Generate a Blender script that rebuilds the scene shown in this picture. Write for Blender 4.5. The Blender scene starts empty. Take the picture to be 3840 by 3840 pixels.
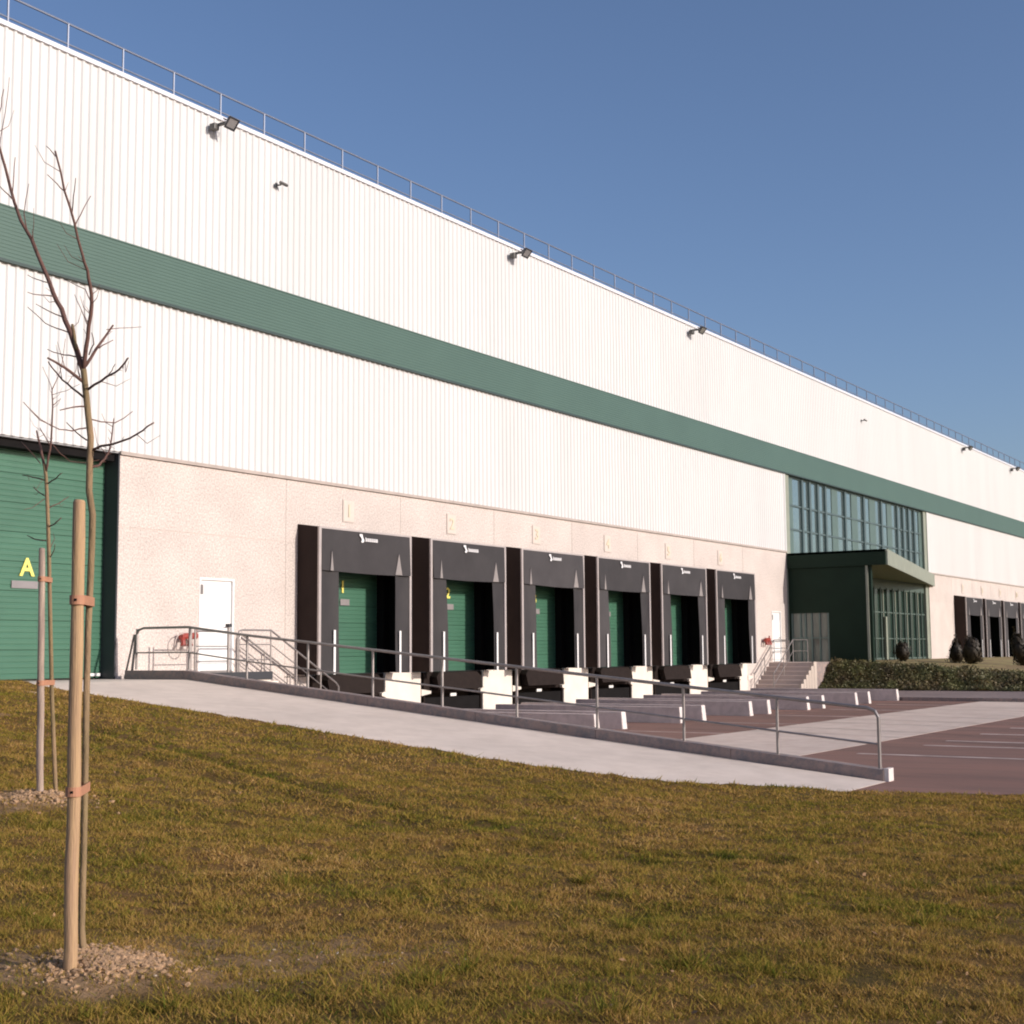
import bpy, math, random
import numpy as np
from mathutils import Vector, Matrix, noise

random.seed(7)
RNG = np.random.default_rng(7)
scn = bpy.context.scene
COL = scn.collection
rad = math.radians

# ------------------------------------------------------------------ camera, sky, sun, exposure
D, CZ = 23.0, 0.49
yaw, pit, rol = rad(33.09), rad(5.80), rad(-0.43)
fw = Vector((math.cos(yaw)*math.cos(pit), math.sin(yaw)*math.cos(pit), math.sin(pit)))
rt = Vector((math.sin(yaw), -math.cos(yaw), 0))
up = rt.cross(fw)
rt2 = rt*math.cos(rol) + up*math.sin(rol)
up2 = -rt*math.sin(rol) + up*math.cos(rol)
cd = bpy.data.cameras.new('camera'); cam = bpy.data.objects.new('camera', cd); COL.objects.link(cam)
cam.matrix_world = Matrix(((rt2.x, up2.x, -fw.x, 0), (rt2.y, up2.y, -fw.y, -D), (rt2.z, up2.z, -fw.z, CZ), (0, 0, 0, 1)))
cd.sensor_width = 36; cd.lens = 5200/3840*36; cd.clip_start = 0.1; cd.clip_end = 4000
scn.camera = cam

SUN_EL, SUN_AZ = rad(19), rad(6)
sdir = Vector((math.sin(SUN_AZ)*math.cos(SUN_EL), -math.cos(SUN_AZ)*math.cos(SUN_EL), math.sin(SUN_EL)))
w = bpy.data.worlds.new('World'); scn.world = w; w.use_nodes = True
nt = w.node_tree; nt.nodes.clear()
sky = nt.nodes.new('ShaderNodeTexSky'); sky.sky_type = 'NISHITA'; sky.sun_disc = False
sky.sun_elevation = SUN_EL; sky.sun_rotation = math.pi - SUN_AZ
sky.air_density = 1.0; sky.dust_density = 1.8; sky.ozone_density = 3.6; sky.altitude = 50
bg = nt.nodes.new('ShaderNodeBackground'); bg.inputs['Strength'].default_value = 0.096
wo = nt.nodes.new('ShaderNodeOutputWorld')
wb = nt.nodes.new('ShaderNodeVectorMath'); wb.operation = 'MULTIPLY'; wb.inputs[1].default_value = (1.06, .99, 1.04)   # camera white balance
nt.links.new(sky.outputs[0], wb.inputs[0]); nt.links.new(wb.outputs[0], bg.inputs['Color']); nt.links.new(bg.outputs[0], wo.inputs['Surface'])
sl = bpy.data.lights.new('sun', 'SUN'); sl.energy = 2.9; sl.angle = rad(0.5); sl.color = (1.0, 0.91, 0.83)
so = bpy.data.objects.new('sun', sl); COL.objects.link(so)
so.rotation_euler = sdir.to_track_quat('Z', 'Y').to_euler(); so.location = (0, -60, 40)
scn.view_settings.view_transform = 'Standard'; scn.view_settings.look = 'None'
scn.view_settings.exposure = 0.5; scn.view_settings.gamma = 1.0; scn.view_settings.use_curve_mapping = False
scn.cycles.use_denoising = True
scn.cycles.max_bounces = 6
scn.cycles.pixel_filter_type = 'BLACKMAN_HARRIS'; scn.cycles.filter_width = 2.0

# ------------------------------------------------------------------ helpers
def tag(o, label=None, cat=None, group=None, kind=None):
    if label: o['label'] = label
    if cat: o['category'] = cat
    if group: o['group'] = group
    if kind: o['kind'] = kind
    return o

def empty(name, loc=(0, 0, 0), label=None, cat=None, group=None):
    o = bpy.data.objects.new(name, None); COL.objects.link(o); o.location = loc
    o.empty_display_size = 0.2
    return tag(o, label, cat, group)

def origin(o):
    v = Vector((0, 0, 0))
    while o is not None:
        v += o.location; o = o.parent
    return v

class MB:
    def __init__(s): s.v = []; s.f = []
    def add(s, vs, fs):
        n = len(s.v); s.v += [tuple(p) for p in vs]; s.f += [tuple(i+n for i in f) for f in fs]; return s
    def box(s, x0, x1, y0, y1, z0, z1):
        vs = [(x, y, z) for z in (z0, z1) for y in (y0, y1) for x in (x0, x1)]
        return s.add(vs, [(0, 2, 3, 1), (4, 5, 7, 6), (0, 1, 5, 4), (2, 6, 7, 3), (0, 4, 6, 2), (1, 3, 7, 5)])
    def quad(s, a, b, c, d): return s.add([a, b, c, d], [(0, 1, 2, 3)])
    def prism(s, pts, ext):                       # polygon (3d points) extruded by vector ext
        n = len(pts); e = Vector(ext)
        vs = [Vector(p) for p in pts] + [Vector(p)+e for p in pts]
        fs = [tuple(range(n))[::-1], tuple(range(n, 2*n))] + [(i, (i+1) % n, n+(i+1) % n, n+i) for i in range(n)]
        return s.add(vs, fs)
    def tube(s, pts, r, n=8, cap=True):
        pts = [Vector(p) for p in pts]; m = len(pts)
        rr = r if isinstance(r, (list, tuple)) else [r]*m
        base = len(s.v); pu = None
        for i, p in enumerate(pts):
            t = (pts[min(i+1, m-1)]-pts[max(i-1, 0)]).normalized()
            if pu is None:
                pu = t.orthogonal().normalized()
            else:
                pu = (pu - t*pu.dot(t))
                pu = pu.normalized() if pu.length > 1e-5 else t.orthogonal().normalized()
            q = t.cross(pu)
            for k in range(n):
                a = 2*math.pi*k/n
                s.v.append(tuple(p + (pu*math.cos(a)+q*math.sin(a))*rr[i]))
        for i in range(m-1):
            for k in range(n):
                a = base+i*n+k; b = base+i*n+(k+1) % n
                s.f.append((a, b, b+n, a+n))
        if cap:
            s.f.append(tuple(base+k for k in range(n))[::-1]); s.f.append(tuple(base+(m-1)*n+k for k in range(n)))
        return s
    def mesh(s, name, off=Vector((0, 0, 0)), smooth=False):
        me = bpy.data.meshes.new(name)
        me.from_pydata([(a-off.x, b-off.y, c-off.z) for a, b, c in s.v], [], s.f); me.update()
        if smooth:
            for p in me.polygons: p.use_smooth = True
        return me
    def build(s, name, mat, parent=None, smooth=False, kind=None, bevel=0):
        me = s.mesh(name, origin(parent) if parent is not None else Vector((0, 0, 0)), smooth)
        me.materials.append(mat)
        o = bpy.data.objects.new(name, me); COL.objects.link(o)
        if parent is not None: o.parent = parent
        if kind: o['kind'] = kind
        if bevel:
            b = o.modifiers.new('bevel', 'BEVEL'); b.width = bevel; b.segments = 2; b.limit_method = 'ANGLE'
        return o

def link_mesh(name, me, parent, loc):
    o = bpy.data.objects.new(name, me); COL.objects.link(o)
    o.parent = parent; o.location = Vector(loc)-origin(parent)
    return o

def copy_tree(o, parent=None):
    c = o.copy(); COL.objects.link(c); c.parent = parent
    for ch in list(o.children): copy_tree(ch, c)
    return c

# ------------------------------------------------------------------ materials
MATS = {}
def mat(name, col, rough=0.6, metal=0.0, var=0.0, vscale=3.0, col2=None, v2scale=30.0, bump=0.0, bscale=60.0, spec=0.5, ior=1.5, stretch=None, ov=0.0):
    m = bpy.data.materials.new(name); m.use_nodes = True; n = m.node_tree.nodes; L = m.node_tree.links
    p = n['Principled BSDF']; p.inputs['Roughness'].default_value = rough; p.inputs['Metallic'].default_value = metal
    p.inputs['Specular IOR Level'].default_value = spec; p.inputs['IOR'].default_value = ior
    p.inputs['Base Color'].default_value = (*col, 1)
    geo = n.new('ShaderNodeNewGeometry'); vec = geo.outputs['Position']
    if stretch:
        mp = n.new('ShaderNodeMapping'); mp.inputs['Scale'].default_value = stretch; L.new(vec, mp.inputs['Vector']); vec = mp.outputs[0]
    cur = None
    if var or col2 or ov:
        base = n.new('ShaderNodeRGB'); base.outputs[0].default_value = (*col, 1); cur = base.outputs[0]
        if col2:
            t = n.new('ShaderNodeTexNoise'); t.inputs['Scale'].default_value = v2scale; t.inputs['Detail'].default_value = 5; t.inputs['Roughness'].default_value = .65
            L.new(vec, t.inputs['Vector'])
            r = n.new('ShaderNodeMapRange'); r.inputs[1].default_value = .40; r.inputs[2].default_value = .62; L.new(t.outputs['Fac'], r.inputs[0])
            mx = n.new('ShaderNodeMix'); mx.data_type = 'RGBA'; L.new(r.outputs[0], mx.inputs[0]); L.new(cur, mx.inputs[6]); mx.inputs[7].default_value = (*col2, 1); cur = mx.outputs[2]
        if var:
            t = n.new('ShaderNodeTexNoise'); t.inputs['Scale'].default_value = vscale; t.inputs['Detail'].default_value = 6; L.new(vec, t.inputs['Vector'])
            r = n.new('ShaderNodeMapRange'); r.inputs[1].default_value = .3; r.inputs[2].default_value = .7; r.inputs[3].default_value = 1-var; r.inputs[4].default_value = 1+var; L.new(t.outputs['Fac'], r.inputs[0])
            mx = n.new('ShaderNodeVectorMath'); mx.operation = 'SCALE'; L.new(cur, mx.inputs[0]); L.new(r.outputs[0], mx.inputs[3]); cur = mx.outputs[0]
        if ov:
            oi = n.new('ShaderNodeObjectInfo'); r = n.new('ShaderNodeMapRange'); r.inputs[3].default_value = 1-ov; r.inputs[4].default_value = 1+ov; L.new(oi.outputs['Random'], r.inputs[0])
            mx = n.new('ShaderNodeVectorMath'); mx.operation = 'SCALE'; L.new(cur, mx.inputs[0]); L.new(r.outputs[0], mx.inputs[3]); cur = mx.outputs[0]
        L.new(cur, p.inputs['Base Color'])
    if bump:
        t = n.new('ShaderNodeTexNoise'); t.inputs['Scale'].default_value = bscale; t.inputs['Detail'].default_value = 4; L.new(vec, t.inputs['Vector'])
        b = n.new('ShaderNodeBump'); b.inputs['Strength'].default_value = bump; b.inputs['Distance'].default_value = 0.02; L.new(t.outputs['Fac'], b.inputs['Height']); L.new(b.outputs[0], p.inputs['Normal'])
    MATS[name] = m
    return m

M_white = mat('white_cladding', (.612, .608, .596), .42, var=.035, vscale=.5, stretch=(1, 1, .25), ov=.018)
M_coping = mat('white_coping', (.70, .70, .74), .35, var=.03, vscale=1)
M_band = mat('green_cladding', (.074, .130, .104), .38, var=.05, vscale=.6)
M_bandshade = mat('band_shadow_green', (.03, .055, .05), .5, var=.05, vscale=2)  # shadow below the green band, put into the colour
M_conc = mat('pebble_concrete', (.66, .585, .535), .9, col2=(.43, .37, .335), v2scale=24, var=.07, vscale=.9, bump=.5, bscale=45, ov=.03)
M_joint = mat('joint_sealant', (.54, .465, .42), .9, var=.1, vscale=4)
M_pillar = mat('pale_painted_concrete', (.72, .66, .58), .85, var=.07, vscale=2.2, bump=.15, bscale=40)
M_flash = mat('grey_flashing', (.40, .34, .30), .6, var=.1, vscale=3)
M_door = mat('green_door', (.050, .138, .088), .42, var=.06, vscale=1.5, ov=.04)
M_charc = mat('charcoal_steel', (.035, .037, .042), .5, var=.1, vscale=2)
M_black = mat('black_lining', (.010, .009, .009), .85, var=.15, vscale=3, spec=.1)
M_shside = mat('dark_brown_shelter_fabric', (.030, .019, .016), .8, var=.12, vscale=2.5, bump=.1, bscale=8, spec=.2)
M_flap = mat('dark_grey_curtain', (.043, .039, .040), .62, var=.12, vscale=2.0, bump=.25, bscale=5, spec=.3, ov=.22)
M_trim = mat('aluminium_trim', (.46, .41, .39), .45, metal=.25, var=.06, vscale=3)
M_tab = mat('sunlit_flap_gusset', (.24, .215, .205), .7, var=.08, vscale=6)  # sunlit folds of the dark curtain, light put into the colour
M_wpaint = mat('white_paint', (.78, .77, .75), .5, var=.05, vscale=4)
M_pnum = mat('faded_yellow_numeral', (.63, .55, .40), .6, var=.05, vscale=8)
M_upl = mat('upper_lawn_turf', (.33, .265, .095), .95, var=.2, vscale=1.5, col2=(.20, .12, .055), v2scale=.8, bump=.5, bscale=14)
M_logo = mat('white_print', (.75, .74, .74), .6, var=.04, vscale=9)
M_yellow = mat('yellow_numeral', (.80, .72, .16), .5, var=.04, vscale=8)
M_plate = mat('cream_plate', (.60, .52, .455), .6, var=.05, vscale=6)
M_plategr = mat('grey_plate', (.23, .21, .21), .5, var=.06, vscale=6)
M_galv = mat('galvanised_steel', (.27, .245, .235), .42, metal=.55, var=.12, vscale=7)
M_roofrail = mat('roof_rail_steel', (.20, .225, .29), .5, metal=.3, var=.08, vscale=3)
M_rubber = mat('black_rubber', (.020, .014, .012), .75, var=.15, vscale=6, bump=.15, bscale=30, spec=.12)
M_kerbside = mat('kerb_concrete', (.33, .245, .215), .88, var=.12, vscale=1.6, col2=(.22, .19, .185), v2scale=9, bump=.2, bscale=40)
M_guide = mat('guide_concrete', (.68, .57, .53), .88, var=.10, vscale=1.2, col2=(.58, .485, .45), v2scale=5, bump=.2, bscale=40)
M_wend = mat('pale_sunlit_end', (.66, .60, .57), .7, var=.12, vscale=8)  # sunlight on the guides' end faces put into the colour
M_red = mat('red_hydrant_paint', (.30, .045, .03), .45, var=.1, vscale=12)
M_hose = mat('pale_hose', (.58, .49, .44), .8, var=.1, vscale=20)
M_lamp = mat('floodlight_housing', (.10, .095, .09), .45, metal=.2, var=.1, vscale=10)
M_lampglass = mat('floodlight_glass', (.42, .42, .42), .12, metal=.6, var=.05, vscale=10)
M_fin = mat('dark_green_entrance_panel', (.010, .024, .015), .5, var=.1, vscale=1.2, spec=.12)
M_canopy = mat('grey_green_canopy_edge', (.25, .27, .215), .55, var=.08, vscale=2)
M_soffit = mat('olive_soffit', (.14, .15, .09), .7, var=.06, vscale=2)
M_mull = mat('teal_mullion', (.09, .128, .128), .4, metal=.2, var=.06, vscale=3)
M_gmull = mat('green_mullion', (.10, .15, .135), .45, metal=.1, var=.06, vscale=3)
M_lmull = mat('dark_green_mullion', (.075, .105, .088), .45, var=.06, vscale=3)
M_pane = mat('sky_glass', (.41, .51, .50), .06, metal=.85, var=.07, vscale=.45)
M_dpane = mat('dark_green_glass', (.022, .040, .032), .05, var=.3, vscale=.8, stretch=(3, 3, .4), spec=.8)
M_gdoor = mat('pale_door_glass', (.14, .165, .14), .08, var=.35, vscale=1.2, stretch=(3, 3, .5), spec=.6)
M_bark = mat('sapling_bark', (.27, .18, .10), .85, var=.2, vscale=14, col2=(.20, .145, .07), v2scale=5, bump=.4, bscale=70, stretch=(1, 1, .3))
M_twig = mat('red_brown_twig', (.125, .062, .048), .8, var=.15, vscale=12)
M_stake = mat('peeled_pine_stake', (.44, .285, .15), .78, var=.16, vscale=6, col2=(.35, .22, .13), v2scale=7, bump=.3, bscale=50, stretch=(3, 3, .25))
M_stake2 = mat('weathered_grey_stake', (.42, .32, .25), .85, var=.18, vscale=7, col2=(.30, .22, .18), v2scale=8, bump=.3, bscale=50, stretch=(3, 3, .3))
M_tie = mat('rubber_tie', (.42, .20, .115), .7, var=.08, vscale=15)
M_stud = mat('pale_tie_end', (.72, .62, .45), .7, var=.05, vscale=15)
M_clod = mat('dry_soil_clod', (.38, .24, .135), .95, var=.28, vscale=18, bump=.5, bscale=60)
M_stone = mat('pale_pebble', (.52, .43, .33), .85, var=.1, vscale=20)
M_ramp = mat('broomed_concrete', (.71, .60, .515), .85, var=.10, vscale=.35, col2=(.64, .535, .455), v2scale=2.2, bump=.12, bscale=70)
M_strip = mat('yard_concrete', (.64, .52, .44), .85, var=.08, vscale=.5, col2=(.57, .44, .365), v2scale=2.2, bump=.1, bscale=50)
M_asph = mat('reddish_asphalt', (.235, .118, .086), .9, var=.18, vscale=.35, col2=(.175, .094, .072), v2scale=1.1, bump=.3, bscale=90, stretch=(1, .22, 1))
M_road = mat('grey_purple_asphalt', (.22, .165, .155), .9, var=.12, vscale=.6, bump=.2, bscale=90)
M_line = mat('worn_line_paint', (.50, .40, .36), .85, var=.35, vscale=2.5)
M_steps = mat('stair_concrete', (.48, .40, .365), .88, var=.1, vscale=2, bump=.15, bscale=50)
M_tread = mat('lit_stair_tread', (.70, .60, .54), .85, var=.08, vscale=3)  # paler than the steps: light on the tread tops put into the colour
M_string = mat('pale_stringer', (.52, .44, .375), .8, var=.06, vscale=4)
M_far = mat('far_field', (.11, .10, .045), .95, var=.3, vscale=.05)
M_leaf = mat('evergreen_leaf', (.032, .022, .010), .6, var=.35, vscale=6)
M_ivy = mat('ivy_leaf', (.095, .096, .026), .6, var=.30, vscale=.9, col2=(.10, .070, .025), v2scale=1.6)
M_roof = mat('roof_membrane', (.35, .35, .36), .9, var=.08, vscale=.4)

def lawn_mat():
    m = bpy.data.materials.new('lawn_soil'); m.use_nodes = True; n = m.node_tree.nodes; L = m.node_tree.links
    p = n['Principled BSDF']; p.inputs['Roughness'].default_value = .95; p.inputs['Specular IOR Level'].default_value = .15
    geo = n.new('ShaderNodeNewGeometry')
    def nz(sc, det=6, ro=.6):
        t = n.new('ShaderNodeTexNoise'); t.inputs['Scale'].default_value = sc; t.inputs['Detail'].default_value = det; t.inputs['Roughness'].default_value = ro
        L.new(geo.outputs['Position'], t.inputs['Vector']); return t.outputs['Fac']
    def ramp(f, stops):
        r = n.new('ShaderNodeValToRGB'); L.new(f, r.inputs[0]); e = r.color_ramp.elements
        e[0].position, e[0].color = stops[0][0], (*stops[0][1], 1); e[1].position, e[1].color = stops[1][0], (*stops[1][1], 1)
        for q, c in stops[2:]:
            x = e.new(q); x.color = (*c, 1)
        return r.outputs[0]
    a = ramp(nz(1.1), [(.33, (.105, .072, .018)), (.48, (.15, .092, .028)), (.66, (.20, .11, .042))])
    b = ramp(nz(22, 8, .7), [(.3, (.5, .5, .5)), (.7, (1.35, 1.3, 1.2))])
    mx = n.new('ShaderNodeMix'); mx.data_type = 'RGBA'; mx.blend_type = 'MULTIPLY'; mx.inputs[0].default_value = 1
    L.new(a, mx.inputs[6]); L.new(b, mx.inputs[7])
    at = n.new('ShaderNodeAttribute'); at.attribute_name = 'soil'
    m2 = n.new('ShaderNodeMix'); m2.data_type = 'RGBA'; L.new(at.outputs['Fac'], m2.inputs[0]); L.new(mx.outputs[2], m2.inputs[6])
    sc = ramp(nz(9, 8, .7), [(.3, (.24, .145, .070)), (.7, (.45, .29, .16))]); L.new(sc, m2.inputs[7])
    L.new(m2.outputs[2], p.inputs['Base Color'])
    bm = n.new('ShaderNodeBump'); bm.inputs['Strength'].default_value = .7; bm.inputs['Distance'].default_value = .03; L.new(nz(28, 8, .7), bm.inputs['Height']); L.new(bm.outputs[0], p.inputs['Normal'])
    return m
M_lawn = lawn_mat()

def blade_mat():
    m = bpy.data.materials.new('grass_blade'); m.use_nodes = True; n = m.node_tree.nodes; L = m.node_tree.links
    n.clear(); out = n.new('ShaderNodeOutputMaterial')
    at = n.new('ShaderNodeAttribute'); at.attribute_name = 'tint'
    r = n.new('ShaderNodeValToRGB'); L.new(at.outputs['Fac'], r.inputs[0]); e = r.color_ramp.elements
    e[0].position, e[0].color = 0.0, (.105, .128, .020, 1); e[1].position, e[1].color = 1.0, (.56, .37, .155, 1)
    for q, c in [(.3, (.27, .208, .040)), (.55, (.38, .25, .064)), (.78, (.40, .228, .082))]:
        x = e.new(q); x.color = (*c, 1)
    d = n.new('ShaderNodeBsdfDiffuse'); t = n.new('ShaderNodeBsdfTranslucent'); mx = n.new('ShaderNodeMixShader'); mx.inputs[0].default_value = .25
    L.new(r.outputs[0], d.inputs[0]); L.new(r.outputs[0], t.inputs[0]); L.new(d.outputs[0], mx.inputs[1]); L.new(t.outputs[0], mx.inputs[2]); L.new(mx.outputs[0], out.inputs[0])
    return m
M_blade = blade_mat()

# ------------------------------------------------------------------ levels
YARD = -1.4
def zramp(Y): return float(np.interp(-Y, [-1, 2.2, 16.4, 99], [0, 0, YARD, YARD]))
EDGE = [(-.9, 16.9), (-1.3, 16.6), (-2.2, 16.1), (-3.4, 15.98), (-12.8, 16.05), (-14.6, 16.55), (-15.4, 17.3), (-15.9, 17.9), (-18.6, 18.7), (-26, 18.85), (-80, 18.9)]
def xedge(Y): return float(np.interp(-Y, [-a for a, b in EDGE], [b for a, b in EDGE]))
def lawnz0(X, Y):
    e = zramp(Y)+.025
    g = float(np.interp(-Y, [0, 2.2, 12, 17.3, 24, 80], [0, -.06, -.86, -1.15, -1.2, -1.35]))
    t = min(max((X-5)/(xedge(Y)-5), 0), 1); t = t*t*(3-2*t)
    return g*(1-t)+e*t
def rutx(Y): return float(np.interp(Y, [-19, -17.2, -15.3, -11.8, -7.5], [10.95, 10.9, 11.05, 12.0, 13.0]))+.12*noise.noise((0, Y*.9, 13))
def lawnz(X, Y):
    k = min(1, max(0, (xedge(Y)-X)/1.2))
    z = lawnz0(X, Y) + k*(.045*noise.noise((X*.55, Y*.55, 3)) + .022*noise.noise((X*2.1, Y*2.1, 9)))
    z += .022*noise.noise((X*2.7, Y*2.7, 1))+.022*noise.noise((X*5.2, Y*5.2, 7))
    rx = rutx(Y)
    z += (-.085*math.exp(-((X-rx)/.20)**2)+.070*math.exp(-((X-rx+.42)/.24)**2))*k*(1 if -18.5 < Y < -6 else 0)*(.7+.5*noise.noise((Y*.8, 2, 2)))
    for (mx, my, h, s) in ((5.02, -17.22, .085, .30), (8.72, -12.1, .07, .45)):
        z += h*math.exp(-((X-mx)**2+(Y-my)**2)/(2*s*s))
    return z
def soilmask(X, Y):
    q = 0
    for (cx, cy, a, b, th, wt) in ((5.02, -17.30, .55, .42, .5, 1), (4.72, -16.95, .55, .26, 1.2, .9), (5.65, -17.55, 1.15, .75, -.75, .62), (8.5, -12.1, .70, .5, .3, .95), (12.2, -6.2, .5, .3, .2, .8)):
        dx, dy = X-cx, Y-cy; u = dx*math.cos(th)+dy*math.sin(th); v = -dx*math.sin(th)+dy*math.cos(th)
        d = math.sqrt((u/a)**2+(v/b)**2)+.35*noise.noise((X*3, Y*3, 5))
        q = max(q, wt*min(1, max(0, (1.2-d)/.6)))
    return q

# ------------------------------------------------------------------ setting: ground sheets
g = MB(); g.add([(-1500, -1500, -1.75), (1500, -1500, -1.75), (1500, 1500, -1.75), (-1500, 1500, -1.75)], [(0, 1, 2, 3)])
g.build('ground', M_far, kind='structure')
MB().box(15, 51.9, -70, 0.3, -1.7, YARD).build('yard', M_asph, kind='structure')
cs = MB().box(20.25, 51.88, -13.5, -9.45, YARD-.05, YARD+.002).build('concrete_strip', M_road, kind='structure')
for k in range(8):
    MB().box(20.26+3.95*k, 20.26+3.95*k+3.935, -13.49, -9.46, YARD-.04, YARD+.005).build('slab', M_strip, cs)
# ramp beside the dock yard
r = MB(); ys = [0.3, -2.2, -4, -6, -8, -10, -12, -14, -16.42]
for i in range(len(ys)-1):
    a, b = ys[i], ys[i+1]
    r.add([(15.2, a, zramp(a)), (19.9, a, zramp(a)), (19.9, b, zramp(b)), (15.2, b, zramp(b)), (15.2, a, -1.7), (19.9, a, -1.7), (19.9, b, -1.7), (15.2, b, -1.7)],
          [(0, 3, 2, 1), (0, 1, 5, 4), (1, 2, 6, 5), (2, 3, 7, 6), (3, 0, 4, 7)])
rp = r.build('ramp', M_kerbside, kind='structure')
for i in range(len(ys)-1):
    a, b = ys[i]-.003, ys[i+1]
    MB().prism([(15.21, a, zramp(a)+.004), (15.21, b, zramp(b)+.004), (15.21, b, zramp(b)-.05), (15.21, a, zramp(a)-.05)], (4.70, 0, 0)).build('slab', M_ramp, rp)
MB().box(-40, 15.2, -1.75, .45, -1.6, 0).build('apron', M_ramp, kind='structure')
# raised road strip and upper lawn at the far end of the yard
sh = MB()
sh.prism([(52.06, 0, -1.28), (52.06, 0, -1.7), (57.4, 0, -1.7), (57.4, 0, -1.05), (55.4, 0, -1.13)], (0, -70, 0)).build('end_road', M_road, kind='structure')
kb = empty('yard_end_kerb', (51.98, -6.6, YARD), 'dark grey kerb closing the far end of the dock yard', 'kerb')
for k in range(32):
    MB().box(51.9, 52.055, -6.6-k-.99, -6.6-k, -1.6, -1.27).build('kerb_stone', M_kerbside, kb)

def uplawnz(X, Y):
    z = float(np.interp(-Y, [0, 3.5, 10, 16, 30, 80], [-.02, -.07, -.50, -1.0, -1.25, -1.3]))
    t = min(1, max(0, (X-58)/22)); return z*(1-.55*t)
ul = MB(); nx, ny = 40, 40
for j in range(ny+1):
    for i in range(nx+1):
        X = 57.0+85*(i/nx)**1.5; Y = -.02-70*(j/ny)**1.6
        ul.v.append((X, Y, uplawnz(X, Y)+.03*noise.noise((X*.6, Y*.6, 2))))
for j in range(ny):
    for i in range(nx):
        a = j*(nx+1)+i; ul.f.append((a, a+nx+1, a+nx+2, a+1))
o = ul.build('upper_lawn', M_upl, smooth=True, kind='structure')

def embz(s, Y):     # embankment between road strip and upper lawn, s 0..1
    t = s*s*(3-2*s); return -1.14*(1-t)+(uplawnz(57.1, Y)+.01)*t
em = MB(); ne = 8; YS = [-1.96]+[-2.5-i*1.2 for i in range(40)]
for Y in YS:
    for i in range(ne+1): em.v.append((55.45+1.75*i/ne, Y, embz(i/ne, Y)))
for j in range(len(YS)-1):
    for i in range(ne):
        a = j*(ne+1)+i; em.f.append((a, a+ne+1, a+ne+2, a+1))
em.build('embankment', M_lawn, smooth=True, kind='structure')

# near lawn
ln = MB(); rows = []
Yv = [-1.05, -1.3, -1.6]+[-2-.18*i for i in range(60)]+[-12.8-.075*i for i in range(97)]+[-20.1-.3*i for i in range(36)]+[-32, -36, -44, -60, -80]
SV = [-45, -25, -12, -6, -3]
nin = 210
soil = []
for Y in Yv:
    xe = xedge(Y); xs = SV+[-1+(xe+1)*i/nin for i in range(nin+1)]
    for X in xs:
        ln.v.append((X, Y, lawnz(X, Y))); soil.append(soilmask(X, Y))
    ln.v.append((xe+.03, Y, lawnz(xe, Y)-.25)); soil.append(0)
nc = len(SV)+nin+2
for j in range(len(Yv)-1):
    for i in range(nc-1):
        a = j*nc+i; ln.f.append((a, a+nc, a+nc+1, a+1))
lawn = ln.build('lawn', M_lawn, smooth=True, kind='structure')
at = lawn.data.attributes.new('soil', 'FLOAT', 'POINT'); at.data.foreach_set('value', soil)

# yard and road markings
for k, (x, y0, y1) in enumerate([(25.0, -14.2, -42), (27.75, -14.6, -42), (29.3, -14.6, -42), (32.0, -14.6, -42), (34.7, -14.6, -42), (37.6, -14.6, -42)]):
    MB().box(x, x+.17, y1, y0, YARD-.02, YARD+.004).build('marking', M_line, kind='structure')

# tyre marks swept from the dock lanes into the yard
M_tyre = mat('tyre_rubber_trace', (.165, .088, .066), .9, var=.3, vscale=1.5)
M_tyre2 = mat('tyre_trace_on_concrete', (.50, .40, .335), .9, var=.2, vscale=1.5)
for (x0, rr_, y1) in ((31.1, 13.0, -15.2), (40.2, 12.0, -15.5), (44.8, 14.5, -16.0), (35.6, 16.0, -15.0)):
    for dx in (0, 1.95):
        for (ya, yb, m_, zz_) in ((-7.0, -9.44, M_tyre, .003), (-9.50, -13.44, M_tyre2, .0085), (-13.54, y1-6, M_tyre, .003)):
            s_ = MB(); ks = 8
            for i in range(ks+1):
                y = ya+(yb-ya)*i/ks; x = x0+dx-((max(0, -8-y))**2)/(2*rr_)
                s_.v += [(x-.11, y, YARD+zz_), (x+.11, y, YARD+zz_)]
            for i in range(ks): s_.f.append((2*i, 2*i+2, 2*i+3, 2*i+1))
            s_.build('tyre_mark', m_, kind='structure')

# ------------------------------------------------------------------ warehouse
XA, XB = 4.0, 135.0
Z1, Z2, Z3, Z4 = 4.79, 8.30, 9.36, 13.05
PITCH = 1.497/7; SHW = PITCH*5
wh = empty('warehouse', (60, 10, 0), 'long white ribbed metal warehouse with green band above pale concrete wall', 'warehouse')
def sheet(h):
    s = MB(); prof = []
    for k in range(5):
        x = k*PITCH
        prof += [(x, 0.0), (x+PITCH*.46, 0.0), (x+PITCH*.60, -.029), (x+PITCH*.82, -.029)]
    prof.append((SHW, 0.0))
    for x, y in prof: s.v += [(x, y, 0), (x, y, h)]
    for i in range(len(prof)-1): s.f.append((2*i, 2*i+2, 2*i+3, 2*i+1))
    me = s.mesh('cladding_sheet'); me.materials.append(M_white); return me
up_me, lo_me = sheet(Z4-Z3), sheet(Z2-Z1-.03)
GX0, GX1 = 57.24, 78.15
n = int((XB-9)/SHW)
for k in range(n):
    x = 9+k*SHW
    link_mesh('cladding_sheet', up_me, wh, (x, 0, Z3))
    if not (x+SHW > GX0+.02 and x < GX1-.02): link_mesh('cladding_sheet', lo_me, wh, (x, 0, Z1+.03))
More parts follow.
